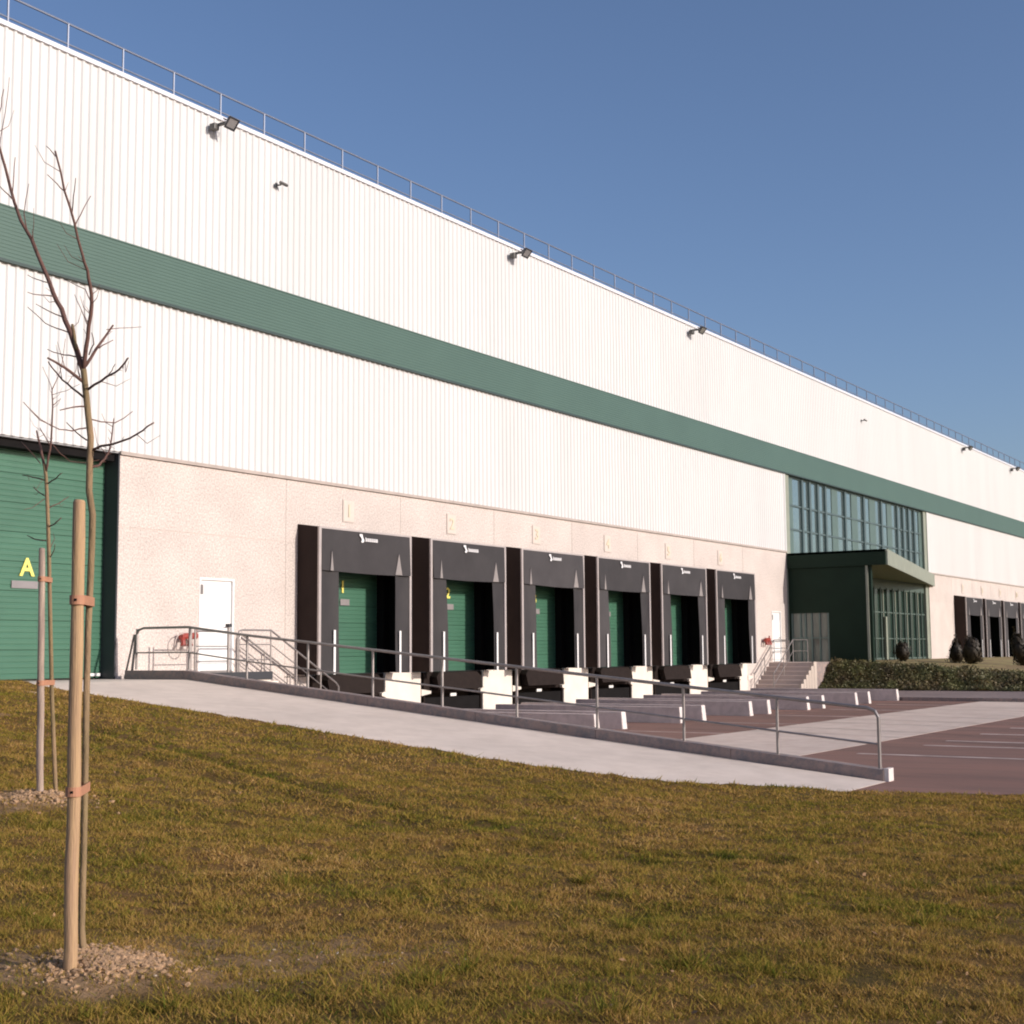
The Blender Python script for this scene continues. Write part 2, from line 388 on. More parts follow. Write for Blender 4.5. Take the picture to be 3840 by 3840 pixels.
# closing strips where the lower sheets meet the glazed entrance
k0 = 9+math.floor((GX0+.02-9)/SHW)*SHW
MB().box(k0+.0, GX0, -.037, .1, Z1+.03, Z2).build('closure_panel', M_white, wh)
k1 = 9+math.ceil((GX1-.02-9)/SHW)*SHW
MB().box(GX1, k1, -.037, .1, Z1+.03, Z2).build('closure_panel', M_white, wh)
# green band in six metre lengths with fine horizontal ribs
bp = MB(); nr = 14; hh = Z3-Z2; prof = []
for k in range(nr):
    z = k*hh/nr; prof += [(-.075, z), (-.075, z+hh/nr*.7), (-.069, z+hh/nr*.80), (-.069, z+hh/nr*.92)]
prof.append((-.075, hh))
for y, z in prof: bp.v += [(0, y, z), (6.0, y, z)]
for i in range(len(prof)-1): bp.f.append((2*i, 2*i+1, 2*i+3, 2*i+2))
bme = bp.mesh('band_panel'); bme.materials.append(M_band)
for k in range(21): link_mesh('band_panel', bme, wh, (9+6*k, 0, Z2))
MB().box(9, XB, -.085, .0, Z3, Z3+.03).build('band_cap', M_band, wh)
MB().box(9, XB, -.10, .0, Z2-.06, Z2).build('band_shadow_strip', M_bandshade, wh)  # dark strip standing for the band's cast shadow line on the cladding
for k in range(22): MB().box(9+6*k, 9+6*k+6.0, -.065, .35, Z4, Z4+.10).build('coping', M_coping, wh)
MB().box(19.98, GX0, -.055, .0, Z1-.03, Z1+.045).build('flashing', M_flash, wh)
MB().box(GX1, XB, -.055, .0, Z1-.03, Z1+.045).build('flashing', M_flash, wh)
# structure behind the skin
MB().box(XA, XB, .6, 60, -1.6, Z4-.3).build('core', M_roof, wh)
MB().box(XA, GX0, .02, .6, Z1, Z4).build('backing', M_roof, wh)
MB().box(GX1, XB, .02, .6, Z1, Z4).build('backing', M_roof, wh)
MB().box(GX0, GX1, .02, .6, Z2-.03, Z4).build('backing', M_roof, wh)

# precast concrete panels
JX = [19.99, 25.19]+[25.19+4.556*k for k in range(1, 7)]+[GX0-.02]
J2 = [GX1+.02, 82.75]+[82.75+4.45*k for k in range(1, 12)]
DOCKX = [25.62+4.556*i for i in range(6)]
DOCK2X = [83.12+4.45*i for i in range(6)]
def panel(x0, x1, z0, z1, hole=None):
    g_ = .009; x0 += g_; x1 -= g_; z0 += g_; z1 -= g_; s = MB()
    if not hole: s.box(x0, x1, 0, .2, z0, z1)
    else:
        a, b, c, d = hole
        s.box(x0, a, 0, .2, z0, z1); s.box(b, x1, 0, .2, z0, z1); s.box(a, b, 0, .2, d, z1)
        if c > z0+.02: s.box(a, b, 0, .2, z0, c)
    s.build('concrete_panel', M_conc, wh)
def cols(J, docks):
    for a, b in zip(J[:-1], J[1:]):
        hole = None; dk = [d for d in docks if a <= d < b]
        z0 = -1.6
        if dk: hole = (dk[0]+.30, dk[0]+3.38, -.05, 3.05); z0 = -.05
        elif a < 20.1: hole = (22.35, 23.45, .10, 2.24)
        elif a < 53 and b > 57: hole = (55.40, 56.42, 0.0, 2.18)
        panel(a, b, z0, 3.22, hole); panel(a, b, 3.22, Z1-.03)
cols(JX, DOCKX); cols(J2, DOCK2X)
MB().box(XA, 14.3, 0, .2, -1.6, Z1-.03).build('concrete_panel', M_conc, wh)
MB().box(19.99, 52.6, .18, .24, -.05, Z1-.04).build('joint_backing', M_joint, wh) if False else None
# sealant visible in the joints
for J in (JX, J2):
    for x in J[1:-1]: MB().box(x-.012, x+.012, .008, .19, -.04, Z1-.04).build('sealant', M_joint, wh)
    MB().box(J[0], J[-1], .008, .012, 3.21, 3.23).build('sealant', M_joint, wh)
# pale pillars between the leveller pits
for (docks, J) in ((DOCKX, JX), (DOCK2X, J2)):
    sp = docks[1]-docks[0]
    for i in range(len(docks)):
        a, b = docks[i]+3.36, docks[i]+sp+.36
        if docks is DOCKX and i == 5: b = docks[i]+4.12
        p = MB().box(a, b, -.10, .3, YARD-.15, -.012).build('pillar', M_pillar, wh, bevel=.02)
        for x, sgn in ((a, -1), (b, 1)):
            if docks is DOCKX:
                MB().prism([(x-.02*sgn, -.13, -.66), (x+.30*sgn, -.22, -.60), (x+.30*sgn, -.22, -.53), (x-.02*sgn, -.13, -.48)], (0, .10, 0)).build('bumper_bracket', M_pillar, p)
MB().box(25.19, 25.62+.36, -.0, .3, YARD-.15, -.06).build('plinth', M_conc, wh)
# dark pit behind the levellers
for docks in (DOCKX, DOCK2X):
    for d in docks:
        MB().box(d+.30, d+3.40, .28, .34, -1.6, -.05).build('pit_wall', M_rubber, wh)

# overhead doors
def overhead_door(x0, x1, z0, z1, Y, name='overhead_door', ph=.5, rib=.1):
    fr = MB().box(x0-.02, x1+.02, Y+.05, Y+.09, z0, z1).build(name, M_charc, wh)
    nz_ = max(1, round((z1-z0)/ph)); h = (z1-z0)/nz_
    s = MB(); nr = max(1, round(h/rib)); pr = []
    for k in range(nr):
        a = k*(h-.006)/nr; q = (h-.006)/nr
        pr += [(0, a), (0, a+q*.62), (.008, a+q*.74), (.008, a+q*.90)]
    pr.append((0, h-.006))
    for y, z in pr: s.v += [(0, y, z), (x1-x0, y, z)]
    for i in range(len(pr)-1): s.f.append((2*i, 2*i+1, 2*i+3, 2*i+2))
    me = s.mesh('door_panel'); me.materials.append(M_door)
    for k in range(nz_): link_mesh('door_panel', me, fr, (x0, Y, z0+k*h))
    return fr

def text_mesh(s, size, bold=0.0):
    c = bpy.data.curves.new('t', 'FONT'); c.body = s; c.size = size; c.extrude = .006; c.offset = bold; c.align_x = 'CENTER'; c.align_y = 'CENTER'; c.resolution_u = 3
    o = bpy.data.objects.new('t', c); COL.objects.link(o); bpy.context.view_layer.update()
    me = bpy.data.meshes.new_from_object(o.evaluated_get(bpy.context.evaluated_depsgraph_get()))
    bpy.data.objects.remove(o); bpy.data.curves.remove(c)
    me.transform(Matrix.Rotation(rad(90), 4, 'X')); return me
def text(name, s, size, mat_, parent, loc, bold=0.0):
    me = text_mesh(s, size, bold); me.materials.clear(); me.materials.append(mat_)
    return link_mesh(name, me, parent, loc)

dA = overhead_door(14.45, 19.95, .04, 4.75, .42, ph=.59, rib=.12)
text('letter', 'A', .50, M_yellow, dA, (18.02, .40, 2.26), .012)
MB().box(17.66, 18.29, .395, .41, 1.85, 2.0).build('window_plate', M_plategr, dA)
MB().box(19.55, 19.93, .385, .41, .07, .13).build('pull_handle', M_wpaint, dA)
MB().box(14.28, 14.44, -.004, .6, -.02, Z1-.03).build('door_jamb', M_charc, wh)
MB().box(19.955, 19.985, -.004, .6, -.02, Z1-.03).build('door_jamb', M_charc, wh)
MB().box(14.3, 19.955, .12, .6, 4.62, Z1+.02).build('door_lintel', M_black, wh)

NX = [1.94, 2.02, 2.12, 2.15, 2.15, 2.15]; NZ = [2.20, 2.19, 2.16, 2.16, 2.16, 2.16]
for i, d in enumerate(DOCKX+DOCK2X):
    o = overhead_door(d+.32, d+3.36, 0.0, 3.03, .2, 'dock_door', ph=.43, rib=.108)
    MB().box(d+.32, d+3.36, -.02, .62, -.05, -.004).build('sill', M_charc, wh)
    if i < 6:
        text('numeral', str(i+1), .42, M_yellow, o, (d+NX[i], .185, NZ[i]), .012)
        MB().box(d+NX[i]-.1, d+NX[i]+.26, .175, .19, NZ[i]-.46, NZ[i]-.30).build('window_plate', M_plategr, o)

# personnel doors
def man_door(x0, x1, z0, z1, nm):
    d_ = MB().box(x0+.05, x1-.05, .045, .1, z0+.02, z1-.05).build('door', M_wpaint, wh)
    f = MB().box(x0, x0+.05, -.012, .1, z0, z1).box(x1-.05, x1, -.012, .1, z0, z1).box(x0+.05, x1-.05, -.012, .1, z1-.05, z1).build('door_frame', M_wpaint, d_)
    MB().box(x0+.03, x0+.10, -.03, .04, z1-.38, z1-.16).build('door_closer', M_galv, d_)
    MB().tube([(x1-.14, .045, z0+1.02), (x1-.14, -.02, z0+1.02), (x1-.28, -.02, z0+1.02)], .012, 6).build('handle', M_charc, d_)
    MB().box(x0+.05, x1-.05, -.02, .1, z0-.03, z0+.015).build('threshold', M_galv, d_)
man_door(22.35, 23.45, .12, 2.24, 'a'); man_door(55.40, 56.42, .02, 2.18, 'b')

# glazed entrance
cw = MB().box(GX0, GX1, .28, .34, 0, Z2-.03).build('curtain_wall', M_mull, wh)
MB().box(GX0, GX0+.05, -.03, .3, 0, Z2-.03).box(GX0+.05, GX0+.48, .0, .3, 4.5, Z2-.03).build('edge_frame', M_canopy, cw)
MB().box(GX1-.05, GX1, -.03, .3, 0, Z2-.03).box(GX1-.55, GX1-.05, .0, .3, 0, Z2-.03).build('edge_frame', M_canopy, cw)
PX = [(58.46, 59.46), (59.66, 60.40), (60.62, 61.44), (61.66, 62.42), (62.62, 63.42), (64.22, 65.09), (65.30, 66.16), (67.03, 67.82), (68.06, 68.84), (69.77, 70.54), (70.77, 71.63), (72.42, 73.16), (73.40, 74.15), (74.37, 75.12), (75.36, 76.12), (76.36, 77.12)]
ROWS = [(4.55, 5.83), (5.91, 6.90), (6.98, 8.16)]
for (a, b) in PX:
    for (c, d) in ROWS:
        tilt = random.uniform(-.006, .006)
        MB().add([(a, .16-tilt, c), (b, .16+tilt, c), (b, .16+tilt, d), (a, .16-tilt, d), (a, .19, c), (b, .19, c), (b, .19, d), (a, .19, d)], [(0, 1, 2, 3), (4, 7, 6, 5), (0, 4, 5, 1), (1, 5, 6, 2), (2, 6, 7, 3), (3, 7, 4, 0)]).build('pane', M_pane, cw)
edges = [GX0+.48]+[x for p in PX for x in p]+[GX1-.55]
for i in range(0, len(edges), 2):
    a, b = edges[i], edges[i+1]
    MB().box(a, b, .07 if b-a < .4 else .13, .28, 4.5, Z2-.03).build('mullion' if b-a < .4 else 'spandrel', M_mull if b-a < .4 else M_gmull, cw)
for z0, z1 in ((5.83, 5.91), (6.90, 6.98), (8.16, Z2-.032)): MB().box(GX0+.48, GX1-.55, .10, .27, z0, z1).build('transom', M_mull, cw)
# lower glazing behind the entrance canopy
LX = [GX0+.06]+[58.2+i*.985 for i in range(20)]+[77.58]
LR = [(.10, 1.05), (1.11, 2.39), (2.46, 3.62)]
for a, b in zip(LX[:-1], LX[1:]):
    for c, d in LR:
        t = random.uniform(-.004, .004)
        MB().add([(a+.04, .15-t, c), (b-.04, .15+t, c), (b-.04, .15+t, d), (a+.04, .15-t, d)], [(0, 1, 2, 3)]).build('pane', M_dpane, cw)
for i, x in enumerate(LX[1:-1]):
    MB().box(x-.04, x+.04, .06, .275, 0, 3.7).build('mullion', M_lmull, cw)
    if i % 2 == 0: MB().box(x+.42, x+.50, .10, .27, .1, 3.6).build('blind_strip', M_canopy, cw)
for z0, z1 in ((0.0, .10), (1.05, 1.11), (2.39, 2.46), (3.62, 4.5)): MB().box(GX0+.06, 77.58, .10, .272, z0, z1).build('transom', M_lmull, cw)
MB().box(70.40, 70.62, -.03, .06, 0, 2.2).build('door_post', M_canopy, cw)

# ------------------------------------------------------------------ entrance canopy with dark side wall
ec = empty('entrance_canopy', (57.4, -3.5, 0), 'dark green wedge-shaped entrance canopy with side wall in front of the glazing', 'canopy')
MB().prism([(57.28, -.02, 4.12), (57.28, -4.40, 4.12), (79.0, -.02, 4.12)], (0, 0, .50)).build('canopy_slab', M_soffit, ec)
# edge profile along the slanted front and the side
dv = Vector((79.0-57.28, 4.38, 0)).normalized(); nv = Vector((dv.y, -dv.x, 0))
p0 = Vector((57.28, -4.40, 4.06)); p1 = Vector((79.0, -.04, 4.06))
MB().prism([p0, p1, p1+nv*.07, p0+nv*.07], (0, 0, .66)).build('front_fascia', M_canopy, ec)
MB().box(57.20, 57.28, -4.40, -.04, 4.06, 4.72).build('side_fascia', M_fin, ec)
MB().prism([(57.20, -.02, 4.622), (57.20, -4.46, 4.622), (79.05, -.05, 4.622)], (0, 0, .08)).build('roof_sheet', M_canopy, ec)
fin = MB().box(57.30, 57.45, -3.50, -1.83, -.1, 4.118).box(57.30, 57.45, -1.83, -.12, 2.10, 4.118).box(57.30, 57.45, -.12, -.02, -.1, 4.118).build('side_wall', M_fin, ec)
MB().box(57.26, 57.47, -3.60, -3.50, -.1, 4.118).build('corner_profile', M_canopy, ec)
MB().box(57.32, 57.50, -3.72, -3.60, -.1, 4.118).build('end_wall', M_fin, ec)
gd = MB().box(57.36, 57.40, -1.83, -.12, .0, 2.10).build('glazed_door', M_gdoor, ec)
for y in (-.12, -.50, -.72, -1.00, -1.36, -1.75): MB().box(57.31, 57.36, y-.07, y, .0, 2.10).build('door_stile', M_gmull, gd)
MB().box(57.315, 57.355, -1.75, -.19, 1.00, 1.06).build('door_rail', M_gmull, gd)

# ------------------------------------------------------------------ dock shelters
W, PR, HT = 3.68, .68, 3.60
WORD = ['first', 'second', 'third', 'fourth', 'fifth', 'sixth']
def make_shelter(seed=0):
    rg = random.Random(seed); ph = rg.uniform(0, 6); cb = rg.uniform(.6, 1.6); sg = rg.uniform(-.03, .03)
    t = empty('dock_shelter', (0, 0, 0))
    for x0, x1 in ((0, .06), (W-.06, W)):
        MB().prism([(x0, 0, 0), (x0, -PR+.02, 0), (x0, -PR+.02, HT-.015), (x0, 0, HT+.09)], (x1-x0, 0, 0)).build('side_panel', M_shside, t)
    MB().prism([(.06, 0, HT+.03), (.06, -PR+.02, HT-.075), (.06, -PR+.02, HT-.015), (.06, 0, HT+.09)], (W-.12, 0, 0)).build('roof_panel', M_shside, t)
    MB().box(-.012, .075, -PR-.03, -PR+.018, 0, HT).build('upright_trim', M_trim, t)
    MB().box(W-.075, W+.012, -PR-.03, -PR+.018, 0, HT).build('upright_trim', M_trim, t)
    MB().box(.075, W-.075, -PR-.03, -PR+.018, HT-.045, HT).build('head_trim', M_trim, t)
    MB().box(W-.085, W-.062, -PR+.02, .19, .0, HT-.08).build('lining', M_black, t)
    MB().box(.062, .085, -PR+.02, .19, .0, HT-.08).build('lining', M_black, t)
    MB().box(3.35, 3.60, -.03, -.004, .0, HT-.1).box(3.352, 3.378, -.003, .19, .0, 3.03).build('black_reveal_plate', M_black, t)  # black plates added over wall and reveal so the shaded inside reads dark
    MB().box(.085, .33, -.03, -.004, .0, HT-.1).build('black_reveal_plate', M_black, t)
    MB().box(.33, 3.35, -.03, -.004, 3.0, HT-.1).build('black_reveal_plate', M_black, t)
    # side curtains: inner edge leans slightly, free edge curls
    for sgn in (0, 1):
        s = MB(); nzc = 8; nxc = 5
        for j in range(nzc+1):
            z = .02+(HT-.10)*j/nzc
            for i in range(nxc+1):
                u = i/nxc; x = .075+(.63 if sgn == 0 else .62)*u
                y = -PR+.0-.016*math.sin(u*5+j*.7+ph)-(.05*cb if sgn else .07*cb)*u*u*(1-j/nzc)
                s.v.append((x if sgn == 0 else W-x, y, z))
        for j in range(nzc):
            for i in range(nxc):
                a = j*(nxc+1)+i; q = (a, a+1, a+nxc+2, a+nxc+1); s.f.append(q if sgn == 0 else q[::-1])
        fl = s.build('side_curtain', M_flap, t, smooth=True)
        xs = .50 if sgn == 0 else W-.565
        MB().box(xs, xs+.075, -PR-.075, -PR-.06, .0, 1.08).build('guide_stripe', M_wpaint, fl)
    # head curtain with two gussets, sunlight on them put into a paler colour
    s = MB(); nxc, nzc = 16, 5
    for j in range(nzc+1):
        z = HT-.05-1.02*j/nzc
        for i in range(nxc+1):
            u = i/nxc; x = .08+(W-.16)*u; k = j/nzc
            s.v.append((x, -PR-.035-.022*k-.016*math.sin(u*9+ph)*k, z+sg*(u-.5)*k-.02*math.sin(u*3.1)*k*cb))
    for j in range(nzc):
        for i in range(nxc):
            a = j*(nxc+1)+i; s.f.append((a, a+nxc+1, a+nxc+2, a+1))
    hc = s.build('head_curtain', M_flap, t, smooth=True)
    for xc, wd, hgt in ((.41, .09, .50), (3.07, .26, .56)):
        zb = HT-1.07
        MB().prism([(xc-wd/2, -PR-.078, zb), (xc+wd/2, -PR-.10, zb), (xc+wd*.1, -PR-.075, zb+hgt)], (0, .02, 0)).build('gusset', M_tab, hc)
    lg = MB()
    cx, zz, yy = W/2-.22, HT-.22, -PR-.075
    lg.prism([(cx-.14, yy, zz+.12), (cx-.03, yy, zz+.12), (cx-.02, yy, zz+.06), (cx+.05, yy, zz-.04), (cx+.0, yy, zz-.09), (cx-.07, yy, zz-.09), (cx-.08, yy, zz-.05), (cx-.04, yy, zz-.03), (cx-.09, yy, zz+.05), (cx-.14, yy, zz+.07)], (0, .012, 0))
    for k in range(6):
        x = cx+.09+k*.085
        lg.box(x, x+.062, yy, yy+.012, zz-.055, zz-.02); lg.box(x, x+.02, yy-.002, yy+.012, zz-.055, zz+(.03 if k else .05)); lg.box(x+.045, x+.062, yy-.002, yy+.012, zz-.055, zz+.02)
        lg.box(x, x+.062, yy-.001, yy+.012, zz+.005, zz+.028)
    lg.build('logo', M_logo, hc)
    return t
proto = make_shelter()
SH = []
for i, d in enumerate(DOCKX+DOCK2X):
    o = proto if i == 0 else make_shelter(i) if i < 6 else copy_tree(proto)
    o.location = (d, 0, 0)
    if i < 6:
        lab = ['black dock shelter around the green door numbered 1, nearest the left staircase', 'black dock shelter around the green door numbered 2', 'third black dock shelter from the left, between the second and fourth', 'fourth black dock shelter from the left, between the third and fifth', 'fifth black dock shelter from the left, last but one of the near row', 'sixth black dock shelter, last of the near row, beside the right stairs'][i]
        tag(o, lab, 'dock shelter', 'black dock shelters of the near row')
    else:
        tag(o, '%s black dock shelter of the far row beyond the glazed entrance' % WORD[i-6], 'dock shelter', 'black dock shelters of the far row')

# dock levellers
def make_leveller():
    t = empty('dock_leveller', (0, 0, 0))
    MB().prism([(.50, -.10, -.60), (3.18, -.10, -.60), (3.18, -.10, -.14), (3.02, -.10, -.012), (.66, -.10, -.012), (.50, -.10, -.14)], (0, .36, 0)).build('platform', M_rubber, t)
    lip = MB().prism([(.80, -.40, -.50), (2.88, -.40, -.50), (2.92, -.34, -.16), (2.76, -.30, -.03), (.92, -.30, -.03), (.76, -.34, -.16)], (0, .21, .02)).build('lip', M_rubber, t)
    MB().box(1.70, 1.98, -.125, -.103, -.70, -.62).build('rating_plate', M_wpaint, t)
    MB().box(.44, .50, -.13, .24, YARD, -.03).build('frame_post', M_rubber, t)
    MB().box(3.18, 3.24, -.13, .24, YARD, -.03).build('frame_post', M_rubber, t)
    MB().box(.44, 3.24, -.09, .2, -1.395, -.72).build('front_plate', M_black, t)
    return t
lp = make_leveller()
for i, d in enumerate(DOCKX):
    o = lp if i == 0 else copy_tree(lp); o.location = (d, 0, 0)
    tag(o, 'dark dock leveller with folded lip below the %s dock shelter from the left' % WORD[i], 'dock leveller', 'dock levellers under the shelters')

# concrete wheel guides in the yard
def make_guide():
    t = empty('wheel_guide', (0, 0, 0)); h = .42
    MB().add([(-.13, 0, 0), (.13, 0, 0), (.11, 0, h), (-.11, 0, h), (-.13, -5.897, 0), (.13, -5.897, 0), (.11, -5.85, h), (-.11, -5.85, h)],
             [(0, 3, 2, 1), (0, 4, 7, 3), (4, 5, 6, 7), (5, 1, 2, 6), (3, 7, 6, 2)]).build('beam', M_guide, t)
    MB().add([(-.115, -5.90, .004), (.105, -5.90, .004), (.108, -5.853, h+.004), (-.108, -5.853, h+.004), (-.115, -5.91, .004), (.105, -5.91, .004), (.108, -5.863, h+.004), (-.108, -5.863, h+.004)],
             [(0, 4, 7, 3), (4, 5, 6, 7), (5, 1, 2, 6), (3, 7, 6, 2)]).build('pale_end', M_wend, t)  # thin pale cap standing for the sunlit end face
    return t
gp = make_guide(); first = True
for i, d in enumerate(DOCKX):
    for sgn, nm in ((-1, 'left'), (1, 'right')):
        o = gp if first else copy_tree(gp); first = False
        o.location = (d+W/2+1.6*sgn, -.55, YARD)
        tag(o, 'low concrete wheel guide with pale sunlit end, %s side of the lane at the %s dock' % (nm, WORD[i]), 'wheel guide', 'wheel guides of the dock lanes')
        if sgn == 1 and i < 5:
            MB().box(d+W/2+2.25, d+W/2+2.37, -9.4, -6.9, YARD-.02, YARD+.004).build('marking', M_line, kind='structure')

# number plates above the docks
for i, d in enumerate(DOCKX+DOCK2X):
    x = d+W/2+.09
    t = empty('number_plate', (x, 0, 4.15))
    MB().box(x-.235, x+.235, -.018, -.004, 3.87, 4.45).build('panel', M_joint, t)
    MB().box(x-.21, x+.21, -.024, -.0185, 3.89, 4.43).build('face', M_plate, t)
    text('numeral', str(i+1), .46, M_pnum, t, (x, -.035, 4.15), .006)
    if i < 6: tag(t, 'small cream number plate on the wall above the %s dock shelter' % WORD[i], 'number plate', 'number plates of the near docks')
    else: tag(t, 'small cream number plate above the %s far dock shelter' % WORD[i-6], 'number plate', 'number plates of the far docks')

# ------------------------------------------------------------------ ramp kerb and its railing
kr = empty('ramp_kerb', (20.05, -8, -.7), 'grey concrete kerb wall along the ramp beside the dock yard', 'kerb')
seg = [(-.34, .185), (-2.05, .185)]+[(-2.05-14.33*(k+1)/6, zramp(-2.05-14.33*(k+1)/6)+.165+.0*k) for k in range(6)]
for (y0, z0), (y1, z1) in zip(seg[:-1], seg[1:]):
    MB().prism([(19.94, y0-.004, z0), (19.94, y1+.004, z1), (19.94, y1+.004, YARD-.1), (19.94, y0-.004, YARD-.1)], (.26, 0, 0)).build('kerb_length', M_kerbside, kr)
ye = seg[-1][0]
MB().box(19.96, 20.18, ye-.07, ye-.002, YARD-.05, YARD+.185).build('pale_end', M_wend, kr)

rr = empty('ramp_railing', (20.07, -8, -.7), 'grey tube railing on the ramp kerb, running down to the yard', 'railing')
RX = 20.07
PY = [-2.10]+[-5.27-1.574*k for k in range(8)]
PY = [-.55, -2.10, -3.69]+PY[1:]
def rz(y): return (1.06 if y > -2.05 else 1.06+(zramp(y)-0)*1.0-.04*min(1, (-2.05-y)/1.5))
for y in PY[:-1]:
    MB().tube([(RX, y, rz(y)-.86), (RX, y, rz(y)-.01)], .024, 8).build('post', M_galv, rr)
yl = PY[-1]
top = [(RX, -.40, .02), (RX, -.52, .90), (RX, -.60, 1.02), (RX, -.75, 1.06), (RX, -2.05, 1.06), (RX, -3.6, rz(-3.6)), (RX, yl+.16, rz(yl+.16)), (RX, yl+.05, rz(yl)-.03), (RX, yl, rz(yl)-.12), (RX, yl, YARD+.16)]
MB().tube(top, .027, 8).build('top_rail', M_galv, rr)
MB().tube([(RX, -.50, .55), (RX, -2.05, .55), (RX, -3.6, rz(-3.6)-.51), (RX, yl, rz(yl)-.51)], .016, 8).build('mid_rail', M_galv, rr)
MB().tube([(RX, -.20, .02), (RX, -.47, .93)], .022, 8).build('brace', M_galv, rr)

# landing, steps and handrails at the left personnel door
ld = empty('door_landing', (22.3, -.6, 0), 'pale concrete landing and steps below the left white door', 'steps')
MB().box(20.25, 23.50, -1.13, -.004, YARD-.05, .085).build('landing_slab', M_pillar, ld)
MB().box(21.30, 23.52, -1.17, -1.135, -.06, .115).build('edge_plate', M_charc, ld)
for k in range(7):
    x0 = 23.505+k*.295
    MB().box(x0, x0+.29, -1.10, -.004, YARD-.05, .085-.186*(k+1)).build('step', M_pillar, ld)
lr = empty('landing_railing', (22.5, -1.15, 0), 'thin grey handrails around the left door landing and down its steps', 'railing')
ZL = .085; Yf = -1.14
for x in (21.03, 21.15): MB().tube([(x, Yf, ZL), (x, Yf, 1.06)], .022, 8).build('post', M_galv, lr)
MB().tube([(22.14, Yf, ZL), (22.14, Yf, 1.13)], .03, 8).build('gate_post', M_galv, lr)
MB().box(22.09, 22.19, Yf-.05, Yf+.05, 1.10, 1.17).build('gate_latch', M_charc, lr)
for z in (1.0, .68, .36): MB().tube([(21.15, Yf, z), (22.14, Yf, z)], .018 if z > .9 else .013, 8).build('gate_rail', M_galv, lr)
MB().tube([(22.14, Yf, 1.0), (22.42, Yf, .93)], .018, 8).build('gate_rail', M_galv, lr)
for yy, x0, xe in ((Yf, 22.42, 25.75), (-.09, 23.55, 25.55)):
    dz = .63
    z0 = 1.04 if yy == Yf else .98
    xk = 23.48 if yy == Yf else 23.60
    ze = z0-(xe-xk)*dz*.86
    pts = [(x0, yy, ZL), (x0, yy, z0-.12), (x0+.05, yy, z0-.03), (x0+.14 if yy == Yf else x0+.06, yy, z0), (xk, yy, z0), (xe, yy, ze), (xe+.10, yy, ze-.10), (xe+.10, yy, ze-.24), (xe+.02, yy, ze-.30)]
    MB().tube(pts, .022, 8).build('handrail', M_galv, lr)
    for dd in (.32, .66):
        MB().tube([(x0, yy, z0-dd), (xk, yy, z0-dd), (xe-.02, yy, ze-dd)], .012, 8).build('lower_rail', M_galv, lr)
    for xp in ((xk, 24.35, 25.2) if yy == Yf else (24.4, 25.3)):
        zt = z0-(xp-xk)*dz*.86
        MB().tube([(xp, yy, zt-1.02), (xp, yy, zt)], .018, 8).build('post', M_galv, lr)

# right stairs
st = empty('stairs', (54.3, -1, YARD), 'grey concrete stairs beside the sixth dock, climbing to the right white door', 'stairs')
for k in range(8):
    x0 = 53.0+k*.29
    MB().box(x0, 57.22, -1.86, -.004, YARD+.0+k*.175-(0.3 if k == 0 else .005), YARD+(k+1)*.175-.012).build('step', M_steps, st)
    MB().box(x0-.025, min(x0+.30, 57.2) if k < 7 else 57.2, -1.855, -.006, YARD+(k+1)*.175-.011, YARD+(k+1)*.175+.012).build('tread', M_tread, st)  # tread slab in the paler, lit tone
for k in range(8):
    x0 = 53.0+k*.29
    MB().box(x0-.04, x0+.29, -1.97, -1.865, YARD-.05, YARD+(k+1)*.175+.03).build('stringer_block', M_string, st)
MB().box(55.33, 57.2, -1.95, -1.865, YARD, .02).build('landing_edge', M_kerbside, st)
sr = empty('stair_railing', (54.5, -1, 0), 'thin grey handrails of the right stairs below the second white door', 'railing')
for yy in (-.14, -.98):
    MB().tube([(53.05, yy, -.42), (53.2, yy, -.38), (55.25, yy, .95), (56.9, yy, .95)], .022, 8).build('handrail', M_galv, sr)
    MB().tube([(53.15, yy, -.86), (55.25, yy, .48), (56.9, yy, .48)], .014, 8).build('lower_rail', M_galv, sr)
    for xp, zb in ((53.1, -1.3), (54.2, -.65), (55.25, 0), (56.9, 0)):
        zt = float(np.interp(xp, [53.2, 55.25], [-.38, .95]))
        MB().tube([(xp, yy, zb-.05), (xp, yy, zt)], .018, 8).build('post', M_galv, sr)

# hydrants on the wall
def hydrant(x, z, label, nout):
    t = empty('fire_hydrant', (x, -.15, z), label, 'fire hydrant', 'red wall hydrants')
    MB().tube([(x-.20, -.16, z), (x+.26, -.16, z+.02)], .075, 10).build('manifold', M_red, t)
    MB().tube([(x+.26, -.005, z+.02), (x+.26, -.16, z+.02)], .06, 10).build('wall_pipe', M_red, t)
    for k in range(nout):
        xx = x-.16+k*.2
        q = MB().tube([(xx, -.16, z), (xx-.02, -.22, z-.10), (xx-.03, -.24, z-.17)], .052, 10).build('outlet', M_red, t)
        MB().tube([(xx-.03, -.24, z-.165), (xx-.035, -.245, z-.205)], .066, 10).build('cap', M_red, q)
    MB().tube([(x+.26, -.16, z+.02), (x+.26, -.16, z+.17)], .03, 8).build('valve_stem', M_red, t)
    return t
h1 = hydrant(21.86, .90, 'red wall hydrant left of the left white door', 2)
ring = [(21.66+.20*math.sin(a), -.20, .72+.24*math.cos(a)) for a in [2*math.pi*i/28 for i in range(29)]]
MB().tube(ring, .011, 6).build('hose', M_hose, h1)
hydrant(54.45, .95, 'red wall hydrant between the sixth dock and the right stairs door', 3)

